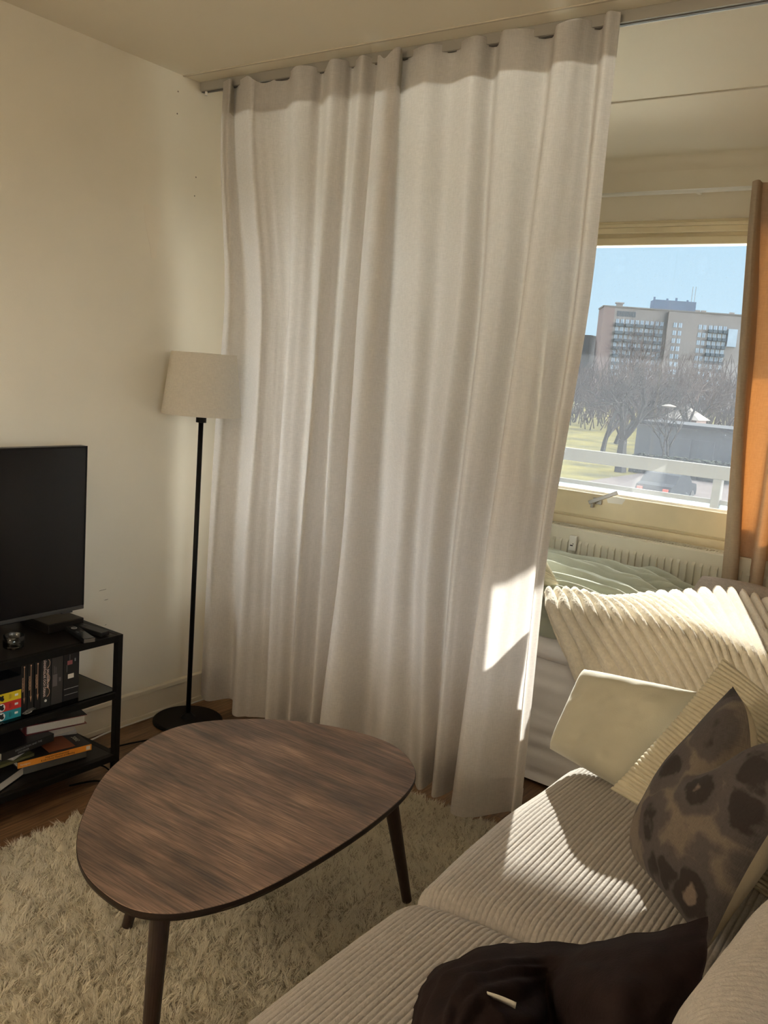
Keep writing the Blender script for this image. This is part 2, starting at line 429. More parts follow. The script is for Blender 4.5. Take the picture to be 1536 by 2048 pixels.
def glass_mat(name, tint=(1, 1, 1), dirt=0.0, gloss=0.06, rough=0.02):
    m = bpy.data.materials.new(name); m.use_nodes = True
    t = m.node_tree; L = t.links.new
    t.nodes.remove(t.nodes['Principled BSDF']); out = t.nodes['Material Output']
    tp = t.nodes.new('ShaderNodeBsdfTransparent'); tp.inputs[0].default_value = (*tint, 1)
    gl = t.nodes.new('ShaderNodeBsdfGlossy'); gl.inputs['Roughness'].default_value = rough
    fr = t.nodes.new('ShaderNodeFresnel'); fr.inputs[0].default_value = 1.5
    mx = t.nodes.new('ShaderNodeMixShader'); L(fr.outputs[0], mx.inputs[0]); L(tp.outputs[0], mx.inputs[1]); L(gl.outputs[0], mx.inputs[2])
    last = mx.outputs[0]
    if dirt:
        tcn = t.nodes.new('ShaderNodeTexCoord')
        n1 = t.nodes.new('ShaderNodeTexNoise'); n1.inputs['Scale'].default_value = 130; n1.inputs['Detail'].default_value = 4
        L(tcn.outputs['Object'], n1.inputs[0])
        mr = t.nodes.new('ShaderNodeMapRange'); mr.inputs[1].default_value = 0.40; mr.inputs[2].default_value = 0.75; mr.inputs[3].default_value = dirt * 0.75; mr.inputs[4].default_value = dirt * 1.5
        L(n1.outputs['Fac'], mr.inputs[0])
        vo = t.nodes.new('ShaderNodeTexVoronoi'); vo.inputs['Scale'].default_value = 55
        L(tcn.outputs['Object'], vo.inputs[0])
        mv = t.nodes.new('ShaderNodeMapRange'); mv.inputs[1].default_value = 0.05; mv.inputs[2].default_value = 0.12; mv.inputs[3].default_value = dirt * 10; mv.inputs[4].default_value = 0
        L(vo.outputs['Distance'], mv.inputs[0])
        n5 = t.nodes.new('ShaderNodeTexNoise'); n5.inputs['Scale'].default_value = 24
        L(tcn.outputs['Object'], n5.inputs[0])
        m5 = t.nodes.new('ShaderNodeMapRange'); m5.inputs[1].default_value = 0.52; m5.inputs[2].default_value = 0.62; L(n5.outputs['Fac'], m5.inputs[0])
        mm = t.nodes.new('ShaderNodeMath'); mm.operation = 'MULTIPLY'; L(mv.outputs[0], mm.inputs[0]); L(m5.outputs[0], mm.inputs[1])
        ad = t.nodes.new('ShaderNodeMath'); ad.operation = 'ADD'; L(mr.outputs[0], ad.inputs[0]); L(mm.outputs[0], ad.inputs[1])
        tl = t.nodes.new('ShaderNodeBsdfTranslucent'); tl.inputs[0].default_value = (0.75, 0.82, 0.95, 1)
        m2 = t.nodes.new('ShaderNodeMixShader'); L(ad.outputs[0], m2.inputs[0]); L(last, m2.inputs[1]); L(tl.outputs[0], m2.inputs[2]); last = m2.outputs[0]
    L(last, out.inputs[0])
    return m
M['pane'] = glass_mat('dusty_window_glass', (0.98, 1, 1), 0.020)
M['railglass'] = glass_mat('balcony_panel_glass', (0.7, 0.78, 0.75), 0.12)
M['shelfglass'] = glass_mat('smoked_shelf_glass', (0.75, 0.80, 0.78), 0.0)
M['cupglass'] = glass_mat('clear_ribbed_glass', (0.75, 0.75, 0.72), 0.0, rough=0.08)

def leopard_mat():
    m = bpy.data.materials.new('leopard_ikat_fabric'); m.use_nodes = True
    t = m.node_tree; L = t.links.new; b = t.nodes['Principled BSDF']
    b.inputs['Roughness'].default_value = 0.9
    uv = t.nodes.new('ShaderNodeUVMap')
    nz = t.nodes.new('ShaderNodeTexNoise'); nz.inputs['Scale'].default_value = 9; nz.inputs['Detail'].default_value = 3
    L(uv.outputs[0], nz.inputs[0])
    mixv = t.nodes.new('ShaderNodeMixRGB'); mixv.blend_type = 'LINEAR_LIGHT'; mixv.inputs[0].default_value = 0.06
    L(uv.outputs[0], mixv.inputs[1]); L(nz.outputs['Color'], mixv.inputs[2])
    vo = t.nodes.new('ShaderNodeTexVoronoi'); vo.inputs['Scale'].default_value = 3.8; vo.inputs['Randomness'].default_value = 0.7
    L(mixv.outputs[0], vo.inputs[0])
    r = t.nodes.new('ShaderNodeValToRGB')
    els = [(0.0, (0.19, 0.145, 0.115)), (0.17, (0.19, 0.145, 0.115)), (0.22, (0.030, 0.022, 0.021)), (0.38, (0.030, 0.022, 0.021)), (0.44, (0.080, 0.067, 0.065)), (0.60, (0.082, 0.069, 0.066)), (0.70, (0.165, 0.132, 0.105))]
    r.color_ramp.elements[0].position = els[0][0]; r.color_ramp.elements[0].color = (*els[0][1], 1)
    r.color_ramp.elements[1].position = els[-1][0]; r.color_ramp.elements[1].color = (*els[-1][1], 1)
    for p_, c_ in els[1:-1]:
        e = r.color_ramp.elements.new(p_); e.color = (*c_, 1)
    L(vo.outputs['Distance'], r.inputs[0])
    mp = t.nodes.new('ShaderNodeMapping'); mp.inputs['Scale'].default_value = (30, 700, 1); L(uv.outputs[0], mp.inputs[0])
    n2 = t.nodes.new('ShaderNodeTexNoise'); n2.inputs['Scale'].default_value = 1; L(mp.outputs[0], n2.inputs[0])
    mp2 = t.nodes.new('ShaderNodeMapping'); mp2.inputs['Scale'].default_value = (700, 30, 1); L(uv.outputs[0], mp2.inputs[0])
    n3 = t.nodes.new('ShaderNodeTexNoise'); n3.inputs['Scale'].default_value = 1; L(mp2.outputs[0], n3.inputs[0])
    a = t.nodes.new('ShaderNodeMath'); L(n2.outputs['Fac'], a.inputs[0]); L(n3.outputs['Fac'], a.inputs[1])
    mr = t.nodes.new('ShaderNodeMapRange'); mr.inputs[1].default_value = 0.7; mr.inputs[2].default_value = 1.3; mr.inputs[3].default_value = 0.72; mr.inputs[4].default_value = 1.3
    L(a.outputs[0], mr.inputs[0])
    mx = t.nodes.new('ShaderNodeMixRGB'); mx.blend_type = 'MULTIPLY'; mx.inputs[0].default_value = 1
    L(r.outputs[0], mx.inputs[1]); L(mr.outputs[0], mx.inputs[2]); L(mx.outputs[0], b.inputs['Base Color'])
    bp = t.nodes.new('ShaderNodeBump'); bp.inputs['Strength'].default_value = 0.4; bp.inputs['Distance'].default_value = 0.002
    L(a.outputs[0], bp.inputs['Height']); L(bp.outputs[0], b.inputs['Normal'])
    return m
M['leopard'] = leopard_mat()

# ------------------------------------------------------------------ text
def text(s, size, origin, xdir, ydir, material, parent, name='lettering', align='CENTER', sx=1.0, bold=0.0):
    cu = bpy.data.curves.new('t', 'FONT'); cu.body = s; cu.size = size; cu.align_x = align; cu.align_y = 'CENTER'; cu.extrude = 0.0002
    cu.offset = bold
    cu.resolution_u = 2
    to = bpy.data.objects.new('t', cu); COL_.objects.link(to)
    bpy.context.view_layer.update()
    me = bpy.data.meshes.new_from_object(to.evaluated_get(bpy.context.evaluated_depsgraph_get()))
    bpy.data.objects.remove(to)
    x = Vector(xdir).normalized(); y = Vector(ydir).normalized(); z = x.cross(y)
    n = len(me.vertices); co = np.zeros(n * 3, dtype=np.float32); me.vertices.foreach_get('co', co); co = co.reshape(-1, 3)
    R = np.array([x, y, z]); co[:, 0] *= sx
    W = co @ R + np.array(origin) - (np.array(world_loc(parent)) if parent else 0)
    me.vertices.foreach_set('co', W.astype(np.float32).ravel()); me.update()
    me.materials.clear(); me.materials.append(material)
    me.name = name
    o = bpy.data.objects.new(name, me)
    return link(o, parent)

# ================================================================== ROOM
XR, YB, YW, H = 4.3, -2.2, 4.05, 2.5
tag(MB().box((-0.1, YB - 0.1, -0.12), (XR + 0.1, YW + 0.15, 0)).build('floor', M['floor']), kind='structure')
tag(MB().box((-0.12, YB - 0.1, H), (XR + 0.1, YW + 0.15, H + 0.15)).build('ceiling', M['ceiling']), kind='structure')
tag(MB().box((-0.12, YB - 0.1, 0), (0, YW + 0.15, H)).build('wall_left', M['wall']), kind='structure')
w = MB()
WY0, WY1, WZ0, WZ1 = -1.75, 0.15, 0.85, 2.2  # opening and frame added out of view to let fill daylight in
w.box((XR, YB - 0.1, 0), (XR + 0.12, YW + 0.15, WZ0)); w.box((XR, YB - 0.1, WZ1), (XR + 0.12, YW + 0.15, H))
w.box((XR, YB - 0.1, WZ0), (XR + 0.12, WY0, WZ1)); w.box((XR, WY1, WZ0), (XR + 0.12, YW + 0.15, WZ1))
tag(w.build('wall_right', M['wall']), kind='structure')
w = MB()
for (a_, c_) in (((WY0, WZ0), (WY1, WZ0 + 0.06)), ((WY0, WZ1 - 0.06), (WY1, WZ1)), ((WY0, WZ0 + 0.06), (WY0 + 0.06, WZ1 - 0.06)), ((WY1 - 0.06, WZ0 + 0.06), (WY1, WZ1 - 0.06)), ((-0.83, WZ0 + 0.06), (-0.77, WZ1 - 0.06))):
    w.box((XR + 0.02, a_[0], a_[1]), (XR + 0.09, c_[0], c_[1]))
tag(w.build('fill_window', M['frame'], bevel=0.003), kind='structure')
tag(MB().box((0, YB - 0.12, 0), (XR, YB, H)).build('wall_back', M['wall']), kind='structure')
GX0, GX1, GZ0, GZ1 = 0.70, 2.30, 0.975, 2.126
w = MB()
w.box((0, YW, 0), (XR, YW + 0.15, 0.80)); w.box((0, YW, 2.235), (XR, YW + 0.15, H))
w.box((0, YW, 0.80), (0.60, YW + 0.15, 2.235)); w.box((2.40, YW, 0.80), (XR, YW + 0.15, 2.235))
tag(w.build('wall_window', M['wall']), kind='structure')
# softly coved junction of ceiling and window wall
pts = []
mb = MB()
prof = []
for i in range(9):
    a = i / 8 * math.pi / 2
    prof.append((YW - 0.055 + 0.055 * math.sin(a), H - 0.055 + 0.055 * math.cos(a)))
v = []
for X in (0.0, XR):
    v += [(X, y, z) for y, z in prof] + [(X, YW, H)]
n = len(prof) + 1
f = [(i, i + 1, n + i + 1, n + i) for i in range(n - 2)]
tag(mb.add(v, f).build('trim_1', M['ceiling'], smooth=True), kind='structure')
# ceiling slab joints
for k, (y, name) in enumerate(((2.385, 'trim_2'), (3.222, 'trim_3'))):
    tag(MB().box((0, y - 0.005, H - 0.0035), (XR, y + 0.005, H + 0.001)).build(name, C_('joint_paint', (0.56, 0.50, 0.39), 0.9), bevel=0.001), kind='structure')
# window board line and casing profile above the window
c = MB()
c.box((0, YW - 0.02, 2.206), (XR, YW, 2.222)); c.box((0, YW - 0.012, 2.180), (XR, YW + 0.01, 2.206))
tag(c.build('trim_4', M['frame'], bevel=0.003), kind='structure')
# baseboards
b = MB()
b.box((0, YB, 0), (0.016, YW, 0.105)); b.box((0, YB, 0.105), (0.024, YW, 0.125)); b.box((0, YB, 0), (0.022, YW, 0.02))
tag(b.build('baseboard_left', M['trim'], bevel=0.003), kind='structure')
tag(MB().box((0.024, YW - 0.016, 0), (XR, YW, 0.12)).build('baseboard_window', M['trim'], bevel=0.003), kind='structure')
# marks on the left wall: filler patch, scuffs, drill holes (paint marks of the wall itself)
def wall_mark(name, pts, m, t=0.0006):
    n = len(pts)
    v = [(0.0001, y, z) for y, z in pts] + [(t, y, z) for y, z in pts]
    f = [tuple(range(n, 2 * n))] + [(i, (i + 1) % n, n + (i + 1) % n, n + i) for i in range(n)]
    return obj(name, v, f, m, bpy.data.objects['wall_left'])
wall_mark('filler_patch', [(2.218, 2.005), (2.245, 2.012), (2.290, 2.008), (2.302, 1.99), (2.298, 1.93), (2.290, 1.87), (2.285, 1.825), (2.262, 1.822), (2.255, 1.86), (2.238, 1.91), (2.226, 1.95)], M['patch'])
def wpt(p): return (p[1], p[2])
for i, (a, bb) in enumerate([((2.176, 0.285), (2.178, 0.135)), ((2.07, 0.57), (2.10, 0.574)), ((2.095, 0.53), (2.11, 0.532)), ((2.10, 0.43), (2.106, 0.432)), ((2.175, 0.325), (2.181, 0.328))]):
    w_ = 0.0018
    wall_mark('scuff', [(a[0] - w_, a[1]), (a[0] + w_, a[1] + w_), (bb[0] + w_, bb[1]), (bb[0] - w_, bb[1] - w_)], M['scuff'])
for p in ((2.360, 2.438), (2.465, 2.155), (2.462, 2.085), (2.36, 2.36)):
    wall_mark('drill_hole', [(p[0] + 0.003 * math.cos(a), p[1] + 0.003 * math.sin(a)) for a in [k * math.pi / 4 for k in range(8)]], M['scuff'])

# ------------------------------------------------------------------ window
win = bpy.data.objects.new('window_1', None); win.location = (1.5, YW + 0.05, 0.8); COL_.objects.link(win); tag(win, kind='structure')
fr = MB()
# outer frame, stepped
for d, (a0, a1, z0, z1) in enumerate(((0.60, 2.40, 0.80, 2.235), (0.64, 2.36, 0.835, 2.200))):
    y0, y1 = (YW - 0.005, YW + 0.05) if d == 0 else (YW + 0.015, YW + 0.09)
    t_ = 0.045 if d == 0 else 0.04
    fr.box((a0, y0, z1 - t_), (a1, y1, z1)); fr.box((a0, y0, z0), (a1, y1, z0 + t_))
    fr.box((a0, y0, z0 + t_), (a0 + t_, y1, z1 - t_)); fr.box((a1 - t_, y0, z0 + t_), (a1, y1, z1 - t_))
fr.build('window_frame', M['frame'], win, bevel=0.004)
sh = MB()
a0, a1, z0, z1 = 0.70, 2.34, 0.855, 2.165
y0, y1 = YW + 0.005, YW + 0.075
sh.box((a0, y0, z1 - 0.035), (a1, y1, z1)); sh.box((a0, y0, z0), (a1, y1, GZ0 - 0.006))
sh.box((a0, y0, z0), (a0 + 0.06, y1, z1)); sh.box((a1 - 0.05, y0, z0), (a1, y1, z1))
# glazing bead, slopes down to the pane
sh.add([(a0, y0 + 0.006, GZ0 - 0.007), (a1, y0 + 0.006, GZ0 - 0.007), (a1, y0 + 0.03, GZ0 + 0.006), (a0, y0 + 0.03, GZ0 + 0.006), (a0, y1, GZ0 - 0.007), (a1, y1, GZ0 - 0.007)],
       [(0, 1, 2, 3), (3, 2, 5, 4), (0, 3, 4), (1, 5, 2)])
sh.build('window_sash', M['frame'], win, bevel=0.004)
MB().box((a0 + 0.04, YW + 0.040, GZ0 - 0.01), (a1 - 0.04, YW + 0.044, GZ1 + 0.01)).build('window_pane', M['pane'], win)
# lever handle on the lower sash rail
hx, hz = 1.150, 0.940
h = MB()
h.box((hx - 0.022, YW - 0.008, hz - 0.018), (hx + 0.022, YW + 0.004, hz + 0.012))
h.cyl((hx, YW - 0.008, hz), (hx, YW - 0.045, hz), 0.009, 0.009, 12)
h.obox((hx + 0.045, YW - 0.050, hz + 0.024), (0.068, 0.0, 0.034), (0, 0.007, 0), (-0.004, 0, 0.008))
h.obox((hx - 0.012, YW - 0.03, hz - 0.022), (0.006, 0, 0), (0, 0.012, 0), (0, 0, 0.012))
h.build('window_handle', M['steel'], win, bevel=0.002)
pm = MB()
pm.add([(hx + 0.05, YW + 0.0025, hz - 0.005), (hx + 0.12, YW + 0.0025, hz - 0.002), (hx + 0.135, YW + 0.0025, hz + 0.025), (hx + 0.09, YW + 0.0025, hz + 0.03), (hx + 0.04, YW + 0.0025, hz + 0.018)], [(0, 1, 2, 3, 4)])
pm.build('paint_splash', M['white'], win)

# curtain rail on the window wall (thin white) and orange curtain
rail = thing('curtain_rail', 'thin white curtain rail fixed on the wall above the window', 'curtain rail', (1.5, 4.0, 2.345))
MB().cyl((0.3, 4.0, 2.345), (2.9, 4.0, 2.345), 0.009, n=12).build('rod', M['whitemetal'], rail, smooth=True)
for x in (0.5, 1.45, 2.7):
    MB().box((x - 0.008, 4.0, 2.338), (x + 0.008, YW, 2.352)).build('bracket', M['whitemetal'], rail)

def curtain(name, cols, Y0, material, zt, zb_fn, rows=110, sub=10, dip=(), parent=None, yoff=None, seed=1, wr=0.003, zrange=None, back=0.0):
    """cols: (dY, ((X,z),...)); fold lines at several heights, joined smoothly"""
    K = len(cols)
    zs = np.linspace(0, 1, rows)
    P = np.zeros((K, rows, 3))
    for k, c_ in enumerate(cols):
        d, pts = c_
        pz = np.array([p[1] for p in pts]); px = np.array([p[0] for p in pts])
        zb = zb_fn(px[-1])
        z = zt + (zb - zt) * zs
        # Lagrange / linear mix for a soft line
        o = np.argsort(pz)
        lin = np.interp(z, pz[o], px[o])
        # smooth with moving average
        ker = 19
        pad = np.pad(lin, ker // 2, mode='edge')
        sm = np.convolve(pad, np.ones(ker) / ker, mode='valid')
        P[k, :, 0] = sm
        ampl = 0.75 + 0.75 * np.clip((zt - z) / (zt - 0.1), 0, 1)
        P[k, :, 1] = Y0 + d * ampl - 0.018
        P[k, :, 2] = z
    S = cr1(P, sub)
    n0 = S.shape[0]
    nz = vnoise((n0, rows), (max(4, K * 2), 5), seed) * wr + vnoise((n0, rows), (K * 5, 14), seed + 5) * wr * 0.35
    S[:, :, 1] += nz
    if yoff is not None:
        S[:, :, 1] += yoff(S[:, :, 0], S[:, :, 2])
    for (xc, wdt, dep) in dip:
        g = dep * np.exp(-((S[:, :1, 0] - xc) / wdt) ** 2)
        S[:, :, 2] -= g * np.clip((S[:, :, 2] - zt + 0.25) / 0.25, 0, 1)
    S[:, :, 1] += back
    if zrange:
        keep = [j for j in range(rows) if zrange[0] <= 1 - zs[j] <= zrange[1]]
        S = S[:, keep, :]
    n0, n1 = S.shape[:2]
    return obj(name, S.reshape(-1, 3), grid_faces(n0, n1), material, parent, True)

oc = thing('window_curtain', 'orange-tan curtain drawn to the right side of the window, glowing in the sun', 'curtain', (1.95, 3.93, 0.45))
OC = [(0.000,((1.6949,2.3452),(1.7306,1.7784),(1.7586,1.3631),(1.7980,0.7179))), (-0.035,((1.7176,2.3368),(1.7552,1.7762),(1.7831,1.3657),(1.8364,0.7307))), (-0.020,((1.7288,2.3432),(1.7732,1.7781),(1.8034,1.3676),(1.8692,0.7350))), (0.035,((1.7268,2.3548),(1.7937,1.7835),(1.8027,1.3673),(1.8533,0.7238))), (0.030,((1.7941,2.3502),(1.8728,1.7859),(1.8907,1.3760),(1.8946,0.7328))), (-0.040,((1.8380,2.3371),(1.9102,1.7812),(1.9147,1.3788),(1.9325,0.7506))), (-0.030,((1.8638,2.3379),(1.9325,1.7828),(1.9506,1.3823),(1.9693,0.7565))), (0.040,((1.8769,2.3518),(1.9469,1.7893),(1.9562,1.3824),(1.9658,0.7455))), (0.020,((1.9811,2.3496),(2.0521,1.7913),(2.0444,1.3913),(2.0750,0.7702))), (-0.040,((2.0188,2.3349),(2.0888,1.7874),(2.0908,1.3962),(2.1215,0.7883))), (0.030,((2.0863,2.3460),(2.1489,1.7955),(2.1700,1.4037),(2.2028,0.7943))), (-0.020,((2.1963,2.3295),(2.2586,1.7950),(2.2805,1.4149),(2.3489,0.8308)))]
curtain('fabric', OC, 3.93, M['orange'], 2.352, lambda x: 0.30, 90, 8, parent=oc, seed=4, wr=0.002)
curtain('sun_block_layer', OC[:4], 3.93, C_('tan_sun_block', (0.42, 0.29, 0.18), 0.9), 2.350, lambda x: 0.302, 90, 8, parent=oc, seed=4, wr=0.002, back=0.006)  # opaque back layer added to keep the sun off the left strip
for x in (1.72, 1.84, 1.96, 2.08, 2.2):
    MB().cyl((x, 3.99, 2.335), (x, 4.01, 2.335), 0.012, n=10).build('curtain_ring', M['white'], oc)

# ------------------------------------------------------------------ ceiling track and divider curtains
tr = thing('curtain_track', 'dark aluminium curtain track on the ceiling carrying the white curtains', 'curtain track', (1.9, 2.47, 2.46))
MB().box((0.005, 2.462, 2.468), (3.6, 2.496, 2.5)).build('channel', M['alu'], tr, bevel=0.002)
MB().box((0.004, 2.472, 2.4655), (3.6, 2.484, 2.4682)).build('glide_slot', C_('slot_grey', (0.10, 0.095, 0.085), 0.7), tr)
MB().cyl((0.03, 2.472, 2.466), (0.03, 2.472, 2.452), 0.005, n=10).build('end_stop', M['white'], tr)
def yoffL(X, Z):
    s = np.clip((2.40 - Z) / 0.8, 0, 1); s = s * s * (3 - 2 * s)
    return s * 0.095 * np.clip((0.62 - X) / 0.25, 0, 1)
LC = [(0.000,((0.1410,2.4405),(0.0878,1.3056),(0.0762,0.6864),(0.0706,0.0203))), (-0.020,((0.1927,2.4297),(0.1560,1.3109),(0.1459,0.7016),(0.1470,0.0147))), (0.040,((0.1731,2.4400),(0.2057,1.3156),(0.1811,0.7043),(0.2001,-0.0001))), (-0.040,((0.3054,2.3961),(0.3505,1.3256),(0.3255,0.7442),(0.3260,0.0585))), (-0.020,((0.3329,2.3988),(0.3750,1.3280),(0.3647,0.7489),(0.3724,0.0667))), (0.015,((0.3682,2.4049),(0.4059,1.3312),(0.3922,0.7496),(0.4206,0.0710))), (0.040,((0.4275,2.4058),(0.4488,1.3352),(0.4422,0.7556),(0.4752,0.0802))), (-0.035,((0.5189,2.3758),(0.5333,1.3408),(0.5275,0.7804),(0.5529,0.1151))), (-0.010,((0.5724,2.3772),(0.5763,1.3448),(0.5723,0.7855),(0.5869,0.1181))), (0.030,((0.5993,2.3856),(0.6277,1.3498),(0.6115,0.7878),(0.6108,0.1136))), (-0.045,((0.6844,2.3561),(0.7084,1.3551),(0.7027,0.8136),(0.7028,0.1634))), (-0.010,((0.7163,2.3626),(0.7161,1.3564),(0.7161,0.8118),(0.7031,0.1532))), (0.030,((0.7317,2.3721),(0.7250,1.3578),(0.7307,0.8095),(0.7265,0.1486))), (-0.030,((0.8001,2.3485),(0.7903,1.3622),(0.7918,0.8280),(0.7905,0.1855))), (0.020,((0.8199,2.3604),(0.8177,1.3653),(0.8255,0.8280),(0.7938,0.1719))), (0.045,((0.8427,2.3650),(0.8208,1.3660),(0.8337,0.8265),(0.8100,0.1695)))]
lc = thing('divider_curtain', 'left one of the two sheer white floor-length curtains, hanging behind the floor lamp', 'curtain', (0.5, 2.47, 0.06), 'sheer white curtains on the ceiling track')
dipL = ((0.345, 0.04, 0.03), (0.62, 0.03, 0.012))
zbL = lambda x: 0.052
kw = dict(rows=130, sub=9, dip=dipL, parent=lc, yoff=yoffL, seed=21, wr=0.002)
curtain('fabric', LC, 2.47, M['sheer'], 2.484, zbL, **kw)
curtain('heading_tape', LC, 2.47, M['tape'], 2.480, zbL, zrange=(0.953, 1.0), back=0.004, **kw)
curtain('hem', LC, 2.47, M['sheer'], 2.484, zbL, zrange=(0.0, 0.062), back=0.004, **kw)
RC = [(0.010,((0.8420,2.3554),(0.8289,1.7079),(0.8375,0.8315),(0.8015,0.1772))), (-0.055,((0.9129,2.3301),(0.9011,1.7023),(0.9018,0.8512),(0.8651,0.2154))), (-0.045,((0.9590,2.3282),(0.9593,1.7044),(0.9332,0.8557),(0.9338,0.2332))), (0.035,((0.9354,2.3528),(0.9576,1.7130),(0.9767,0.8538),(0.9761,0.2227))), (-0.015,((1.0442,2.3279),(1.0834,1.7100),(1.0894,0.8805),(1.0955,0.2734))), (0.030,((1.1182,2.3328),(1.1449,1.7160),(1.1309,0.8825),(1.1812,0.0630))), (-0.020,((1.2220,2.3084),(1.2498,1.7127),(1.2149,0.9040),(1.2713,0.1120))), (0.045,((1.2631,2.3223),(1.2899,1.7204),(1.2569,0.9037),(1.2692,0.0882))), (-0.025,((1.3204,2.2970),(1.3417,1.7139),(1.3177,0.9234),(1.3234,0.0867))), (-0.010,((1.3794,2.2952),(1.3940,1.7165),(1.3460,0.9267),(1.3476,0.0898))), (0.045,((1.4464,2.3036),(1.4336,1.7232),(1.3946,0.9288),(1.3568,0.0637))), (-0.060,((1.5054,2.2685),(1.4917,1.7130),(1.4581,0.9533),(1.4269,0.0661))), (-0.045,((1.5492,2.2682),(1.5360,1.7155),(1.5137,0.9616),(1.4945,0.0766))), (0.000,((1.5742,2.2782),(1.5785,1.7211),(1.5426,0.9614),(1.5349,0.0741))), (0.040,((1.6022,2.2864),(1.6097,1.7260),(1.5712,0.9617),(1.5816,0.0935))), (-0.035,((1.6427,2.2615),(1.6486,1.7187),(1.6149,0.9789),(1.6238,0.1380))), (-0.010,((1.6717,2.3698),(1.6805,1.7220),(1.6297,0.9785),(1.6382,0.1336)))]
rc = thing('divider_curtain', 'right one of the two sheer white floor-length curtains, with the sunlit patch beside the bed', 'curtain', (1.3, 2.47, 0.08), 'sheer white curtains on the ceiling track')
dipR = ((0.905, 0.035, 0.03), (1.50, 0.05, 0.02))
zbR = lambda x: 0.085
kw = dict(rows=130, sub=9, dip=dipR, parent=rc, seed=33, wr=0.002)
curtain('fabric', RC, 2.47, M['sheer'], 2.488, zbR, **kw)
curtain('heading_tape', RC, 2.47, M['tape'], 2.484, zbR, zrange=(0.953, 1.0), back=0.004, **kw)
curtain('hem', RC, 2.47, M['sheer'], 2.488, zbR, zrange=(0.0, 0.062), back=0.004, **kw)

# ------------------------------------------------------------------ radiator
ra = thing('radiator', 'cream panel radiator with vertical flutes under the window', 'radiator', (1.3, 3.97, 0.15))
pr = []
x = 0.35
P_ = []
while x < 2.55:
    P_ += [(x, 0), (x + 0.008, 0), (x + 0.0105, -0.009), (x + 0.0225, -0.009), (x + 0.025, 0)]
    x += 0.0333
P_.append((2.56, 0))
v = []; f = []
zlev = [(0.18, 0), (0.20, 0.0), (0.215, 1), (0.735, 1), (0.75, 0), (0.80, 0), (0.806, -0.4)]
for z, k in zlev:
    for (px, py) in P_:
        v.append((px, 3.935 + (py * k if k > 0 else (0.006 if k < 0 else 0)), z))
n = len(P_)
for j in range(len(zlev) - 1):
    for i in range(n - 1):
        f.append((j * n + i, j * n + i + 1, (j + 1) * n + i + 1, (j + 1) * n + i))
obj('front_panel', v, f, M['radiator'], ra)
MB().box((0.35, 3.942, 0.18), (2.56, 4.03, 0.79)).build('radiator_body', M['radiator'], ra, bevel=0.004)
g = MB()
x = 0.36
while x < 2.55:
    g.box((x, 3.950, 0.792), (x + 0.006, 4.022, 0.803)); x += 0.014
g.box((0.35, 3.940, 0.790), (2.56, 3.950, 0.808)); g.box((0.35, 4.022, 0.790), (2.56, 4.032, 0.808))
g.build('top_grille', M['radiator'], ra)
MB().box((1.085, 3.908, 0.700), (1.121, 3.927, 0.772)).build('heat_meter', M['white'], ra, bevel=0.004)
hm = bpy.data.objects['heat_meter']
MB().box((1.094, 3.9065, 0.724), (1.108, 3.908, 0.729)).build('meter_display', M['ink'], hm)
MB().box((1.106, 3.9065, 0.733), (1.110, 3.908, 0.737)).build('meter_display', M['ink'], hm)
for x_ in (0.5, 2.4):
    MB().box((x_ - 0.01, 3.96, 0.0), (x_ + 0.01, 4.0, 0.18)).build('bracket', M['radiator'], ra)

# ------------------------------------------------------------------ bed
bed = thing('bed', 'bed with a white sheet hanging to the floor, standing between curtain and radiator', 'bed', (1.2, 3.4, 0))
MB().box((0.12, 2.95, 0.06), (2.35, 3.86, 0.30)).build('bed_base', M['sheet'], bed, bevel=0.01)
MB().box((0.12, 2.93, 0.30), (2.35, 3.87, 0.50)).build('mattress', M['sheet'], bed, bevel=0.04)
nx, nz_ = 220, 60
X = np.linspace(0.10, 2.37, nx)[:, None] * np.ones((1, nz_)); T = np.linspace(0, 1, nz_)[None, :] * np.ones((nx, 1))
Z = 0.505 - 0.485 * T
Yy = 2.905 + 0.02 * (1 - T) ** 6 + 0.006 * np.sin(X * 9 + 1.2) * T + vnoise((nx, nz_), (8, 16), 3) * 0.007 + vnoise((nx, nz_), (20, 5), 4) * 0.004
Z = Z + 0.004 * np.sin(X * 7)
S = np.stack([X, Yy, Z], axis=2)
top = np.stack([X[:, :1], np.full((nx, 1), 3.02), np.full((nx, 1), 0.512)], axis=2)
S = np.concatenate([top, S], axis=1)
o = obj('hanging_sheet', S.reshape(-1, 3), grid_faces(nx, nz_ + 1), M['sheet'], bed, True)
for x_ in (0.25, 2.2):
    for y_ in (3.05, 3.75):
        MB().cyl((x_, y_, 0), (x_, y_, 0.07), 0.025, n=12).build('bed_leg', M['black'], bed)

# white quilt roll under the duvet edge
n0, n1 = 90, 20
v = np.zeros((n0, n1, 3))
nn = vnoise((n0, n1), (14, 3), 9)
for i in range(n0):
    for j in range(n1):
        a = 2 * math.pi * j / (n1 - 1)
        r_ = 0.040 + 0.006 * nn[i, j if j < n1 - 1 else 0]
        x_ = 0.3 + 1.45 * i / (n0 - 1)
        tp = min(1, i / 6, (n0 - 1 - i) / 6) ** 0.5 if 0 < i < n0 - 1 else 0.02
        v[i, j] = (x_, 2.925 + r_ * 1.2 * math.cos(a) * tp, 0.522 + r_ * math.sin(a) * tp)
obj('mattress_topper', v.reshape(-1, 3), grid_faces(n0, n1), M['sheet'], bed, True)

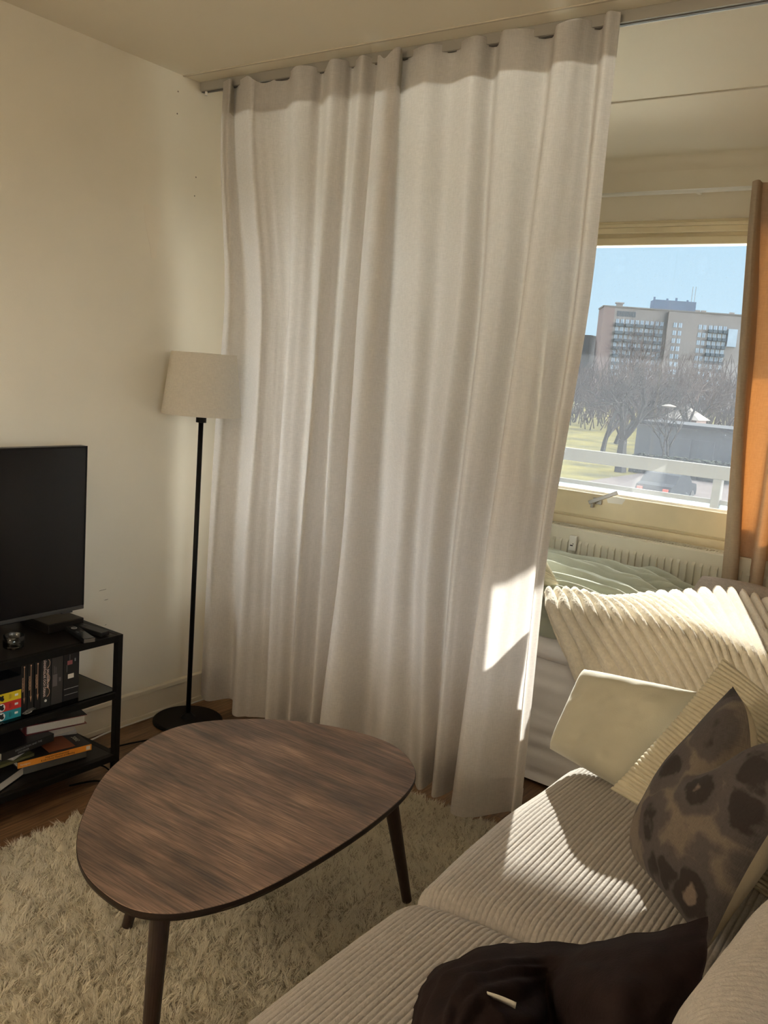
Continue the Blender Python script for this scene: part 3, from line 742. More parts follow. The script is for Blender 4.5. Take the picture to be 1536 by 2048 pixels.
# sage duvet: rumpled sheet of bedding, solid
nu, nv = 300, 200
U = np.linspace(0, 1, nu)[:, None] * np.ones((1, nv)); V = np.linspace(0, 1, nv)[None, :] * np.ones((nu, 1))
X = 0.14 + 2.05 * U
Yd = 2.96 + 0.93 * V
base = 0.585 + 0.10 * np.clip(V * 1.3, 0, 1) ** 0.8 + 0.015 * np.sin(X * 2.1)
edge = np.minimum(np.minimum(V, 1 - V) * 8, np.minimum(U, 1 - U) * 14); edge = np.clip(edge, 0, 1) ** 0.5
ph = V * 7.5 + X * 1.1 + vnoise((nu, nv), (5, 3), 41) * 0.9
fold = np.abs(np.sin(ph * math.pi)) ** 0.8 * 0.050
ph2 = V * 19 + X * 2.0 + vnoise((nu, nv), (7, 5), 42) * 1.6
fold += np.abs(np.sin(ph2 * math.pi)) ** 0.7 * 0.034 * (0.5 + 0.5 * vnoise((nu, nv), (8, 6), 43))
fold += vnoise((nu, nv), (24, 30), 44) * 0.004
Zd = 0.515 + (base - 0.515 + fold - 0.02) * edge
Zd = Zd - 0.05 * np.clip((X - 1.55) / 0.25, 0, 1) * edge
top = np.stack([X, Yd - 0.02 * (1 - edge), Zd], axis=2)
bot = np.stack([X, Yd, 0.513 + 0 * Zd], axis=2)
vv = np.concatenate([top.reshape(-1, 3), bot.reshape(-1, 3)])
ff = np.concatenate([grid_faces(nu, nv), grid_faces(nu, nv, nu * nv)[:, ::-1]])
o = obj('duvet', vv, ff, M['green'], None, True)
tag(o, 'rumpled sage green duvet covering the bed below the radiator', 'duvet')

# knitted cushion, only its corner shows right of the curtain
def pillow(name, TL, TR, BR, BL, thick, m, parent=None, n=56, power=2.6, pinch=0.06, ribs=None, chop=None, noise=0.004, seed=0, half=None, ruff=0.0, blr=0.0):
    TL, TR, BR, BL = [np.array(p, float) for p in (TL, TR, BR, BL)]
    nu = n if not ribs else ribs[2]; nv = n if not ribs else ribs[3]
    u = np.linspace(-1, 1, nu)[:, None] * np.ones((1, nv)); v_ = np.linspace(-1, 1, nv)[None, :] * np.ones((nu, 1))
    s = (u + 1) / 2; t = (v_ + 1) / 2
    P = (BL * ((1 - s) * (1 - t))[..., None] + BR * (s * (1 - t))[..., None] + TL * ((1 - s) * t)[..., None] + TR * (s * t)[..., None])
    nrm = np.cross(BR - BL, TL - BL) + np.cross(TR - TL, TR - BR); nrm /= np.linalg.norm(nrm)
    C0 = (TL + TR + BR + BL) / 4
    k = pinch * (u ** 2 * (1 - v_ ** 2) + v_ ** 2 * (1 - u ** 2))
    P = P + (C0 - P) * (k * 1.0)[..., None]
    if blr:
        P = P + (C0 - P) * (blr * ((u * v_) ** 2) ** 2 * ((1 - s) * (1 - t)))[..., None]
    h = ((1 - np.abs(u) ** power) * (1 - np.abs(v_) ** power)).clip(0) ** 0.5 * thick / 2
    h = h * (1 + 0.10 * vnoise((nu, nv), (4, 4), seed + 3))
    cd = np.zeros_like(h)
    if chop:
        (cu, wdt, dep, drop, tv) = chop
        g = np.exp(-((u - cu) / wdt) ** 2) * np.clip((v_ + 1 - tv) / 1.2, 0, 1) ** 1.5
        e1 = (TL - BL); e1 = e1 / np.linalg.norm(e1)
        P = P - e1 * (g * drop)[..., None]
        cd = g * dep
    nz = vnoise((nu, nv), (9, 9), seed) * noise * np.clip(h / (thick * 0.5), 0, 1) ** 3
    rb = 0
    if ribs:
        cnt, amp = ribs[0], ribs[1]
        crd = v_ if ribs[4] == 'v' else u
        ph = (crd + 0.02 * vnoise((nu, nv), (5, 5), seed + 8)) * cnt * math.pi / 2
        rb = (np.abs(np.sin(ph)) ** 0.6 - 0.5) * amp
    if ruff:
        P = P + nrm * (ruff * np.sin(u * 60 + v_ * 3) * np.abs(v_) ** 8)[..., None]
    F = P + nrm * (h + nz + rb - cd)[..., None]
    B = P - nrm * (h + nz * 0.5 - rb * 1.0 + cd * np.maximum(np.abs(v_), np.abs(u)) ** 6)[..., None]
    UV = np.stack([s, t], axis=2).reshape(-1, 2)
    if half == 'front': return obj(name, F.reshape(-1, 3), grid_faces(nu, nv), m, parent, True, uv=UV)
    if half == 'back': return obj(name, B.reshape(-1, 3), grid_faces(nu, nv)[:, ::-1], m, parent, True, uv=UV)
    # join rims: share border by averaging
    e_ = np.zeros((nu, nv), bool); e_[0, :] = e_[-1, :] = True; e_[:, 0] = e_[:, -1] = True
    mid = (F + B) / 2
    F[e_] = mid[e_]; B[e_] = mid[e_]
    vv = np.concatenate([F.reshape(-1, 3), B.reshape(-1, 3)])
    ff = np.concatenate([grid_faces(nu, nv), grid_faces(nu, nv, nu * nv)[:, ::-1]])
    return obj(name, vv, ff, m, parent, True, uv=np.concatenate([UV, UV]))

kc = pillow('knitted_cushion', (0.93, 3.42, 0.80), (1.22, 3.36, 0.76), (1.36, 3.20, 0.70), (0.95, 3.22, 0.70), 0.14, M['knit'], ribs=(26, 0.006, 60, 120, 'v'))
tag(kc, 'cream knitted cushion on the duvet, peeking out behind the white curtain edge', 'cushion')

bp_ = pillow('bed_pillow', (0.80, 3.40, 0.86), (1.215, 3.36, 1.09), (1.235, 3.28, 0.66), (0.80, 3.30, 0.66), 0.15, M['sheet'], seed=71, noise=0.006)
tag(bp_, 'white pillow on the bed casting the rounded shadow on the right white curtain', 'pillow')

# cream ribbed fleece blanket
R1 = [(1.3530,3.0800,0.6791), (1.4502,3.1000,0.6887), (1.5583,3.1300,0.6856), (1.6116,3.2500,0.6823), (1.6648,3.3800,0.6837), (1.7837,3.5000,0.6931), (1.9187,3.6000,0.7094), (2.0871,3.5000,0.7195), (2.2990,3.3000,0.7167)]
R2 = [(1.4528,2.8850,0.6771), (1.6201,2.8850,0.6784), (1.7598,2.8850,0.6842), (1.8900,2.8850,0.6959), (2.0041,2.8850,0.6963), (2.0998,2.8850,0.6834), (2.2077,2.8850,0.6652), (2.3184,2.8850,0.6465), (2.4439,2.8850,0.6341)]
R3 = [(1.5303,2.8600,0.5763), (1.7442,2.8600,0.5582), (1.8821,2.8600,0.5595), (2.0125,2.8600,0.5657), (2.1067,2.8600,0.5649), (2.2059,2.8600,0.5568), (2.3088,2.8600,0.5463), (2.4076,2.8600,0.5362), (2.5285,2.8600,0.5271)]
R4 = [(1.6400,2.8550,0.4172), (1.8527,2.8550,0.4034), (1.9861,2.8550,0.4087), (2.1043,2.8550,0.4195), (2.1966,2.8550,0.4151), (2.2995,2.8550,0.4153), (2.3993,2.8550,0.4078), (2.4941,2.8550,0.4082), (2.6114,2.8550,0.4023)]
R1 = np.array(R1); R2 = np.array(R2); R3 = np.array(R3); R4 = np.array(R4)
R0 = R1 + np.array([-0.02, 0.12, -0.07])
Rm = (R1 + R2) / 2 + np.array([0.0, 0.0, 0.012])
ctrl = np.stack([R0, R1, Rm, R2, R3, R4], axis=1)
S = surf(ctrl, 70, 26)
N = normals(S)
if N[:, :, 2].mean() < 0: N = -N
n0, n1 = S.shape[:2]
s = np.linspace(0, 1, n0)[:, None] * np.ones((1, n1))
wob = vnoise((n0, n1), (10, 4), 51) * 0.006
ph = (s + wob) * 25
rib = np.abs(np.sin(ph * math.pi)) ** 0.6
fz = np.random.default_rng(5).normal(0, 1, (n0, n1)) * 0.0011
big = vnoise((n0, n1), (7, 5), 52) * 0.010
S1 = S + N * (rib * 0.028 + fz + big)[..., None]
S0 = S - N * 0.010
vv = np.concatenate([S1.reshape(-1, 3), S0.reshape(-1, 3)])
ff = np.concatenate([grid_faces(n0, n1), grid_faces(n0, n1, n0 * n1)[:, ::-1]])
# rim
def rim(n0, n1):
    idx = [i * n1 for i in range(n0)] + [(n0 - 1) * n1 + j for j in range(1, n1)] + [i * n1 + n1 - 1 for i in range(n0 - 2, -1, -1)] + [j for j in range(n1 - 2, 0, -1)]
    m_ = len(idx); off = n0 * n1
    return np.array([[idx[k], idx[(k + 1) % m_], idx[(k + 1) % m_] + off, idx[k] + off] for k in range(m_)])
ff = np.concatenate([ff, rim(n0, n1)])
o = obj('fleece_blanket', vv, ff, M['blanket'], None, True)
tag(o, 'thick cream ribbed fleece blanket draped over the front edge of the bed', 'blanket')

# grey waffle throw folded at the right end
W0 = [(1.7857,3.5100,0.7000), (1.7831,3.5700,0.7226), (1.7816,3.6500,0.7432), (1.7733,3.7500,0.7180)]
W1 = [(1.9138,3.5100,0.7033), (1.8986,3.5700,0.7303), (1.8951,3.6500,0.7496), (1.8855,3.7500,0.7238)]
W2 = [(2.0245,3.5100,0.7038), (2.0069,3.5700,0.7332), (2.0056,3.6500,0.7480), (1.9992,3.7500,0.7182)]
W3 = [(2.1883,3.5100,0.6674), (2.1728,3.5700,0.7007), (2.1553,3.6500,0.7218), (2.1421,3.7500,0.6873)]
S = surf(np.array([W0, W1, W2, W3]), 40, 20)
n0, n1 = S.shape[:2]
N = normals(S)
if N[:, :, 2].mean() < 0: N = -N
i_, j_ = np.meshgrid(np.arange(n0), np.arange(n1), indexing='ij')
S1 = S + N * (0.0025 * (np.sin(i_ * 1.3) * np.sin(j_ * 1.6)))[..., None]
S1[:, :, 2] += 0.008
S0 = S.copy(); S0[:, :, 2] = 0.60
vv = np.concatenate([S1.reshape(-1, 3), S0.reshape(-1, 3)])
ff = np.concatenate([grid_faces(n0, n1), grid_faces(n0, n1, n0 * n1)[:, ::-1], rim(n0, n1)])
o = obj('folded_throw', vv, ff, M['waffle'], None, True)
tag(o, 'grey waffle-weave throw folded on the bed below the orange curtain', 'throw')

# ------------------------------------------------------------------ sofa
sofa = thing('sofa', 'greige corduroy sofa in the right foreground facing the television', 'sofa', (2.4, 1.0, 0))
def seat_cushion(y0, y1, x0=1.87, x1=2.66, zt=0.452, zb=0.24):
    nxs = 980; nys = 56
    # path over the cushion: from bottom front up, over the top, to the back
    L1 = zt - zb; r = 0.055
    path = []
    def add(p): path.append(p)
    tot = [(x0, zb), (x0 - 0.004, zb + 0.07), (x0 + 0.004, zt - 0.045), (x0 + 0.025, zt - 0.013), (x0 + 0.065, zt + 0.004), (x0 + 0.18, zt + 0.018), (x0 + 0.40, zt + 0.024), (x0 + 0.6, zt + 0.014), (x1, zt - 0.01)]
    pa = cr1(np.array([(a, b) for a, b in tot]), 40)
    seg = np.concatenate([[0], np.cumsum(np.linalg.norm(np.diff(pa, axis=0), axis=1))])
    q = np.linspace(0, seg[-1], nxs)
    px = np.interp(q, seg, pa[:, 0]); pz = np.interp(q, seg, pa[:, 1])
    dx = np.gradient(px); dz = np.gradient(pz); L_ = np.hypot(dx, dz)
    nxn = -dz / L_; nzn = dx / L_
    cnt = seg[-1] / 0.0118
    rb = np.abs(np.sin(q / seg[-1] * cnt * math.pi)) ** 0.32 * 0.0068
    tv = np.linspace(-1, 1, nys)
    tv = np.sign(tv) * (1 - (1 - np.abs(tv)) ** 1.5)
    ys = (y0 + y1) / 2 + tv * (y1 - y0) / 2
    endr = 0.055
    d = np.minimum(ys - y0, y1 - ys)
    dropf = np.where(d < endr, endr - np.sqrt(np.maximum(0, endr ** 2 - (endr - d) ** 2)), 0)
    crown = 0.012 * (1 - tv ** 2)
    V = np.zeros((nxs, nys, 3))
    infl = np.clip((pz - zb) / (zt - zb), 0, 1)
    wn = vnoise((nxs, nys), (6, 6), int(y0 * 10) + 7) * 0.003
    for j in range(nys):
        off = rb + crown[j] - dropf[j] * 0.9
        V[:, j, 0] = px + nxn * (off + wn[:, j]); V[:, j, 2] = pz + nzn * (off + wn[:, j]); V[:, j, 1] = ys[j]
        V[:, j, 2] = np.maximum(V[:, j, 2], zb)
    f0 = grid_faces(nxs, nys)
    # end caps
    vv = V.reshape(-1, 3)
    caps = []
    extra = []
    for j in (0, nys - 1):
        base_i = len(vv) + len(extra)
        extra += [(px[i], ys[j], zb) for i in range(nxs)]
        for i in range(nxs - 1):
            caps.append([i * nys + j, (i + 1) * nys + j, base_i + i + 1, base_i + i])
    vv = np.concatenate([vv, np.array(extra)])
    return obj('seat_cushion', vv, np.concatenate([f0, np.array(caps)]), M['cord'], sofa, True)
seat_cushion(1.412, 2.245)
seat_cushion(0.560, 1.408)
seat_cushion(-0.300, 0.556)
sb = MB(); sb.box((1.90, -0.32, 0.07), (2.98, 2.26, 0.245)); sb.build('sofa_base', M['sofabase'], sofa, bevel=0.015)
sb = MB(); sb.box((2.74, -0.32, 0.24), (2.98, 2.26, 0.70)); sb.build('backrest', M['sofabase'], sofa, bevel=0.04)
for x_ in (1.97, 2.9):
    for y_ in (-0.2, 2.15):
        MB().cyl((x_, y_, 0.0), (x_, y_, 0.075), 0.022, 0.03, 14).build('leg', M['black'], sofa)
pillow('back_cushion', (2.64, 2.20, 0.84), (2.64, 1.47, 0.84), (2.60, 1.47, 0.44), (2.60, 2.20, 0.44), 0.20, M['cord'], sofa, ribs=(74, 0.004, 300, 60, 'u'), pinch=0.03, power=4, seed=3)
pillow('back_cushion', (2.64, 1.36, 0.86), (2.64, 0.62, 0.86), (2.58, 0.62, 0.44), (2.58, 1.36, 0.44), 0.24, M['cord'], sofa, ribs=(74, 0.004, 300, 60, 'u'), pinch=0.03, power=4, seed=4)
pillow('back_cushion', (2.66, 0.56, 0.80), (2.66, -0.28, 0.80), (2.60, -0.28, 0.44), (2.60, 0.56, 0.44), 0.18, M['cord'], sofa, ribs=(84, 0.004, 300, 60, 'u'), pinch=0.03, power=4, seed=5)

# cushions on the sofa
ov = pillow('velvet_cushion', (1.8595,2.2500,0.7121), (2.1709,2.2500,0.7323), (2.0795,2.0900,0.4795), (1.8245,2.1600,0.4980), 0.13, M['velvet'], power=5, pinch=0.0, seed=12, noise=0.007)
tag(ov, 'olive beige velvet cushion at the far end of the sofa, leaning toward the bed', 'cushion')
rp = pillow('corduroy_cushion', (2.2448,2.1200,0.8727), (2.6299,1.9800,0.7493), (2.47,1.84,0.475), (2.0748,1.9450,0.5466), 0.14, M['ribcream'], ribs=(38, 0.0075, 70, 380, 'v'), seed=15, pinch=0.05, chop=(0.15, 0.35, 0.03, 0.0, 0.9), noise=0.008)
tag(rp, 'cream wide-ribbed corduroy cushion between the olive velvet one and the patterned one', 'cushion')
lp = thing('patterned_cushion', 'mauve-brown leopard-pattern cushion with cream back standing on the sofa', 'cushion', (2.36, 1.65, 0.47))
cs = dict(TL=(2.3125,1.9300,0.8713), TR=(2.5428,1.5200,0.9163), BR=(2.4204,1.5000,0.5276), BL=(2.1748,1.7400,0.5188))
pillow('front_cover', cs['TL'], cs['TR'], cs['BR'], cs['BL'], 0.17, M['leopard'], lp, n=90, seed=18, half='front', pinch=0.09, power=2.0, blr=0.28, chop=(-0.05, 0.30, 0.05, 0.10, 0.8), noise=0.006)
pillow('back_cover', cs['TL'], cs['TR'], cs['BR'], cs['BL'], 0.17, M['creamcloth'], lp, n=90, seed=18, half='back', pinch=0.09, power=2.0, blr=0.28, chop=(-0.05, 0.30, 0.05, 0.10, 0.8), noise=0.006)

# dark cushion in the foreground: soft folded heap from control rows (far rim to near)
K = [
 [(2.0910,1.0686,0.4700), (2.0548,1.1477,0.4700), (2.0509,1.2083,0.4800), (2.0843,1.2716,0.4900), (2.1221,1.3341,0.4900), (2.1791,1.3715,0.5000), (2.2367,1.4002,0.5100), (2.3085,1.3983,0.5600), (2.3816,1.3866,0.6200), (2.4377,1.3878,0.6600)],
 [(2.1675,0.9666,0.5600), (2.1351,1.0501,0.5600), (2.1383,1.1011,0.5700), (2.1501,1.1681,0.5600), (2.1784,1.2275,0.5500), (2.2153,1.2967,0.5300), (2.2604,1.2983,0.5600), (2.3456,1.2523,0.6300), (2.4049,1.2724,0.6600), (2.4512,1.3280,0.6650)],
 [(2.2276,0.9103,0.6000), (2.1924,0.9995,0.6000), (2.1939,1.0440,0.6100), (2.2092,1.0930,0.6000), (2.2291,1.1583,0.5700), (2.2290,1.2626,0.5100), (2.2736,1.2353,0.5700), (2.3713,1.1539,0.6600), (2.4233,1.1888,0.6700), (2.4672,1.2669,0.6600)],
 [(2.2680,0.8812,0.6000), (2.2400,0.9665,0.6000), (2.2351,1.0236,0.6000), (2.2520,1.0611,0.5900), (2.2720,1.1075,0.5600), (2.2630,1.2110,0.5000), (2.2988,1.1687,0.5700), (2.3867,1.0980,0.6500), (2.4350,1.1399,0.6500), (2.4723,1.2153,0.6400)],
 [(2.3049,0.8782,0.5400), (2.2918,0.9516,0.5500), (2.2927,1.0065,0.5500), (2.3056,1.0436,0.5400), (2.3192,1.0818,0.5300), (2.3160,1.1487,0.5000), (2.3488,1.1130,0.5500), (2.3998,1.0801,0.6000), (2.4392,1.1256,0.6000), (2.4628,1.1823,0.6000)],
 [(2.3235,0.9094,0.4700), (2.3267,0.9580,0.4700), (2.3370,0.9957,0.4700), (2.3459,1.0232,0.4700), (2.3551,1.0516,0.4700), (2.3646,1.0809,0.4700), (2.3810,1.0918,0.4800), (2.4082,1.1090,0.5000), (2.4407,1.1305,0.5200), (2.4647,1.1673,0.5400)],
]
S = surf(np.swapaxes(np.array(K), 0, 1), 16, 16)
n0, n1 = S.shape[:2]
N = normals(S)
if N[:, :, 2].mean() < 0: N = -N
ii_ = np.linspace(0, 1, n0)[:, None]; jj_ = np.linspace(0, 1, n1)[None, :]
lobe = np.clip((0.62 - ii_) / 0.15, 0, 1) * np.clip(jj_ * 5, 0, 1)
S = S + N * (vnoise((n0, n1), (14, 10), 61) * 0.0035 + vnoise((n0, n1), (30, 6), 62) * 0.0018 + lobe * 0.004 * np.sin(jj_ * 46 + ii_ * 14 + 2.5 * vnoise((n0, n1), (5, 5), 63)))[..., None]
bl = S.copy(); bl[:, :, 2] = 0.474 + 0.10 * (bl[:, :, 2] - 0.47)
ctrm = bl.reshape(-1, 3).mean(axis=0)
bl[:, :, :2] = ctrm[:2] + (bl[:, :, :2] - ctrm[:2]) * 0.93
bl[:, :, 2] = np.minimum(bl[:, :, 2], S[:, :, 2] - 0.004)
vv = np.concatenate([S.reshape(-1, 3), bl.reshape(-1, 3)])
bc = thing('dark_cushion', 'almost black brown cushion with a white tag lying folded on the near seat', 'cushion', (2.3, 1.2, 0.47))
obj('cushion_cover', vv, np.concatenate([grid_faces(n0, n1), grid_faces(n0, n1, n0 * n1)[:, ::-1], rim(n0, n1)]), M['blackcloth'], bc, True)
# woven tag
tA = np.array((2.2257,1.0509,0.6150)); tB = np.array((2.2670,1.0626,0.6120)); tC = np.array((2.2644,1.0678,0.5980)); tD = np.array((2.2240,1.0614,0.6000))
q = []
for i in range(9):
    s_ = i / 8
    a = tA * (1 - s_) + tB * s_; d = tD * (1 - s_) + tC * s_
    lift = 0.0012 * math.sin(s_ * math.pi)
    q += [a + [0, 0, lift], d + [0, 0, lift]]
lb = obj('woven_tag', q, [(2 * i, 2 * i + 1, 2 * i + 3, 2 * i + 2) for i in range(8)], M['label'], bc, True)
md = lb.modifiers.new('thick', 'SOLIDIFY'); md.thickness = 0.0012
ex = tB - tA; ey = tA - tD
mid = (tA + tB + tC + tD) / 4 + np.array([-0.0005, -0.0015, 0.0055])
text('ELLSATAN', 0.0085, tuple(mid), tuple(-ex), tuple(-ey), M['ink'], lb, 'tag_lettering')

# ------------------------------------------------------------------ coffee table
ct = thing('coffee_table', 'rounded-triangle coffee table with rustic brown top and dark angled legs on the rug', 'table', (1.35, 1.5, 0.0))
out = np.array([(1.2551,1.0695,0.4500), (1.1619,1.1531,0.4500), (1.0531,1.2817,0.4500), (0.9854,1.4096,0.4500), (0.9395,1.5640,0.4500), (0.9591,1.6929,0.4500), (1.0622,1.8311,0.4500), (1.2077,1.9292,0.4500), (1.3597,1.9688,0.4500), (1.4727,1.9554,0.4500), (1.5684,1.8859,0.4500), (1.6142,1.8118,0.4500), (1.6432,1.6952,0.4500), (1.6607,1.5206,0.4500), (1.6594,1.3159,0.4500), (1.6444,1.1845,0.4500), (1.6166,1.1051,0.4500), (1.5768,1.0421,0.4500), (1.5108,1.0032,0.4500), (1.4215,1.0038,0.4500), (1.3412,1.0227,0.4500)])[:, :2]
Q = np.concatenate([out[-2:], out, out[:3]])
ring = cr1(Q, 8)[16:-16][:8 * len(out)]
# light smoothing of the outline
for _ in range(6):
    ring = 0.5 * ring + 0.25 * np.roll(ring, 1, 0) + 0.25 * np.roll(ring, -1, 0)
cen = ring.mean(axis=0)
def plate(name, levels, m, parent):
    v = []; f = []
    n = len(ring)
    for sc_, z in levels:
        d = ring - cen; L_ = np.linalg.norm(d, axis=1, keepdims=True)
        rr = cen + d * (1 + sc_ / L_)
        v += [(a, b_, z) for a, b_ in rr]
    for j in range(len(levels) - 1):
        f += [(j * n + i, j * n + (i + 1) % n, (j + 1) * n + (i + 1) % n, (j + 1) * n + i) for i in range(n)]
    f.append(tuple(range(n))[::-1]); f.append(tuple(range((len(levels) - 1) * n, len(levels) * n)))
    return obj(name, v, f, m, parent)
plate('edge_band', [(-0.02, 0.426), (-0.003, 0.433), (0.0, 0.440), (0.0, 0.4485), (-0.002, 0.4488)], M['edge'], ct)
tb = plate('tabletop', [(-0.0015, 0.4486), (-0.0015, 0.4495), (-0.0025, 0.4502)], M['table'], ct)
def leg(top, foot):
    mb = MB(); mb.cyl(foot, top, 0.0135, 0.021, 20)
    return mb.build('leg', M['walnut_leg'], ct, smooth=False)
leg((1.500, 1.090, 0.428), (1.532, 1.038, 0.028))
leg((1.515, 1.835, 0.428), (1.545, 1.945, 0.028))
leg((1.135, 1.425, 0.428), (1.070, 1.365, 0.028))

# ------------------------------------------------------------------ rug
rug = thing('shag_rug', 'ivory long-pile shag rug on the wooden floor under the coffee table', 'rug', (1.3, 1.2, 0))
RX0, RX1, RY0, RY1 = 0.505, 2.15, -0.10, 2.50
MB().box((RX0, RY0, 0.0), (RX1, RY1, 0.010)).build('rug_backing', M['rugback'], rug)
def tufts(count, x0, x1, y0, y1, seed):
    r = np.random.default_rng(seed)
    gx, gy = 60, 90
    ang = r.uniform(0, 2 * math.pi, (gx + 1, gy + 1)); lean = r.uniform(0.2, 1.0, (gx + 1, gy + 1))
    x = r.uniform(x0, x1, count); y = r.uniform(y0, y1, count)
    # clumps: pull blades toward clump centres
    cs_ = 0.011
    cx_ = (np.floor(x / cs_) + 0.5) * cs_; cy_ = (np.floor(y / cs_) + 0.5) * cs_
    hsh = np.sin(cx_ * 12989.8 + cy_ * 78233.1) * 43758.5453; hsh = hsh - np.floor(hsh)
    hs2 = np.sin(cx_ * 3989.8 + cy_ * 58233.7) * 23758.5453; hs2 = hs2 - np.floor(hs2)
    cx_ += (hsh - 0.5) * cs_; cy_ += (hs2 - 0.5) * cs_
    ii = np.clip(((x - x0) / (x1 - x0) * gx).astype(int), 0, gx); jj = np.clip(((y - y0) / (y1 - y0) * gy).astype(int), 0, gy)
    a = ang[ii, jj] + (hsh - 0.5) * 3.2 + r.normal(0, 0.35, count)
    ln = lean[ii, jj] * 0.013 + 0.006 + r.uniform(0, 0.009, count)
    hgt = 0.021 + 0.010 * hs2 + r.uniform(-0.005, 0.006, count)
    w_ = r.uniform(0.0007, 0.0013, count)
    wa = a + math.pi / 2 + r.uniform(-0.9, 0.9, count)
    wx, wy = np.cos(wa) * w_, np.sin(wa) * w_
    dx, dy = np.cos(a), np.sin(a)
    tx = x + (cx_ - x) * 0.35 + dx * ln; ty = y + (cy_ - y) * 0.35 + dy * ln
    mx = x + dx * ln * 0.3; my = y + dy * ln * 0.3
    z0 = np.full(count, 0.008)
    V = np.zeros((count, 5, 3), dtype=np.float32)
    V[:, 0] = np.stack([x - wx, y - wy, z0], 1); V[:, 1] = np.stack([x + wx, y + wy, z0], 1)
    V[:, 2] = np.stack([mx + wx, my + wy, hgt * 0.65], 1); V[:, 3] = np.stack([mx - wx, my - wy, hgt * 0.65], 1)
    V[:, 4] = np.stack([tx, ty, hgt], 1)
    b_ = np.arange(count) * 5
    F4 = np.stack([b_, b_ + 1, b_ + 2, b_ + 3], 1); F3 = np.stack([b_ + 3, b_ + 2, b_ + 4, b_ + 4], 1)
    tri = np.concatenate([F4[:, [0, 1, 2]], F4[:, [0, 2, 3]], F3[:, :3]])
    return V.reshape(-1, 3), tri
V_, F_ = tufts(340000, RX0 - 0.004, RX1, RY0, RY1 + 0.004, 77)
pl = obj('rug_pile', V_, F_, M['rug'], rug)
tag(pl, kind='stuff')

# ------------------------------------------------------------------ floor lamp
LX, LY = 0.158, 2.40
fl = thing('floor_lamp', 'black floor lamp with white fabric shade standing in the corner before the curtain', 'lamp', (LX, LY, 0))
MB().lathe((LX, LY, 0), [(0.004, 0.0), (0.135, 0.0), (0.140, 0.004), (0.140, 0.010), (0.132, 0.016), (0.03, 0.020), (0.016, 0.034), (0.010, 0.04)], 48).build('base', M['black'], fl, smooth=False, bevel=0.001)
MB().cyl((LX, LY, 0.03), (LX, LY, 1.245), 0.0095, n=16).build('pole', M['black'], fl, smooth=True)
MB().lathe((LX, LY, 1.222), [(0.010, 0), (0.020, 0.001), (0.020, 0.026), (0.012, 0.030)], 20).build('bulb_socket', M['black'], fl)
v = []; f = []
n = 64
prof = [(0.152, 1.252), (0.1525, 1.256), (0.124, 1.484), (0.1235, 1.488), (0.1225, 1.488), (0.1225, 1.484), (0.151, 1.256), (0.151, 1.252)]
sd = MB().lathe((LX, LY, 0), prof + [prof[0]], n, close=False).build('lamp_shade', M['shade'], fl, smooth=True)
for k in range(3):
    a = k * 2.094
    MB().cyl((LX, LY, 1.27), (LX + 0.148 * math.cos(a), LY + 0.148 * math.sin(a), 1.262), 0.0015, n=6).build('shade_spoke', M['steel'], sd)
MB().lathe((LX, LY, 1.25), [(0.002, 0.0), (0.014, 0.0), (0.014, 0.03), (0.029, 0.065), (0.026, 0.09), (0.012, 0.108), (0.002, 0.112)], 20).build('light_bulb', M['white'], fl, smooth=True)

# ------------------------------------------------------------------ tv bench
SX0, SX1, SY0, SY1 = 0.022, 0.377, 0.885, 1.884
tv = thing('tv_bench', 'black metal television bench with glass middle shelf against the left wall', 'tv bench', (0.2, 1.38, 0))
t_ = 0.022
for (x_, y_) in ((SX0, SY0), (SX1 - t_, SY0), (SX0, SY1 - t_), (SX1 - t_, SY1 - t_)):
    MB().box((x_, y_, 0.0), (x_ + t_, y_ + t_, 0.53)).build('post', M['black'], tv, bevel=0.0015)
def ringbars(z0, z1):
    m_ = MB()
    m_.box((SX0 + t_, SY0, z0), (SX1 - t_, SY0 + t_, z1)); m_.box((SX0 + t_, SY1 - t_, z0), (SX1 - t_, SY1, z1))
    m_.box((SX0, SY0 + t_, z0), (SX0 + t_, SY1 - t_, z1)); m_.box((SX1 - t_, SY0 + t_, z0), (SX1, SY1 - t_, z1))
    return m_
ringbars(0.506, 0.5299).build('top_frame', M['black'], tv, bevel=0.0015)
ringbars(0.305, 0.327).build('shelf_frame', M['black'], tv, bevel=0.0015)
ringbars(0.080, 0.102).build('bottom_frame', M['black'], tv, bevel=0.0015)
MB().box((SX0 + t_, SY0 + t_, 0.512), (SX1 - t_, SY1 - t_, 0.5285)).build('top_board', M['blackwood'], tv)
MB().box((SX0 + t_ * 0.6, SY0 + t_ * 0.6, 0.3272), (SX1 - t_ * 0.6, SY1 - t_ * 0.6, 0.331)).build('glass_shelf', M['shelfglass'], tv)
MB().box((SX0 + t_, SY0 + t_, 0.086), (SX1 - t_, SY1 - t_, 0.1015)).build('bottom_board', M['blackwood'], tv)

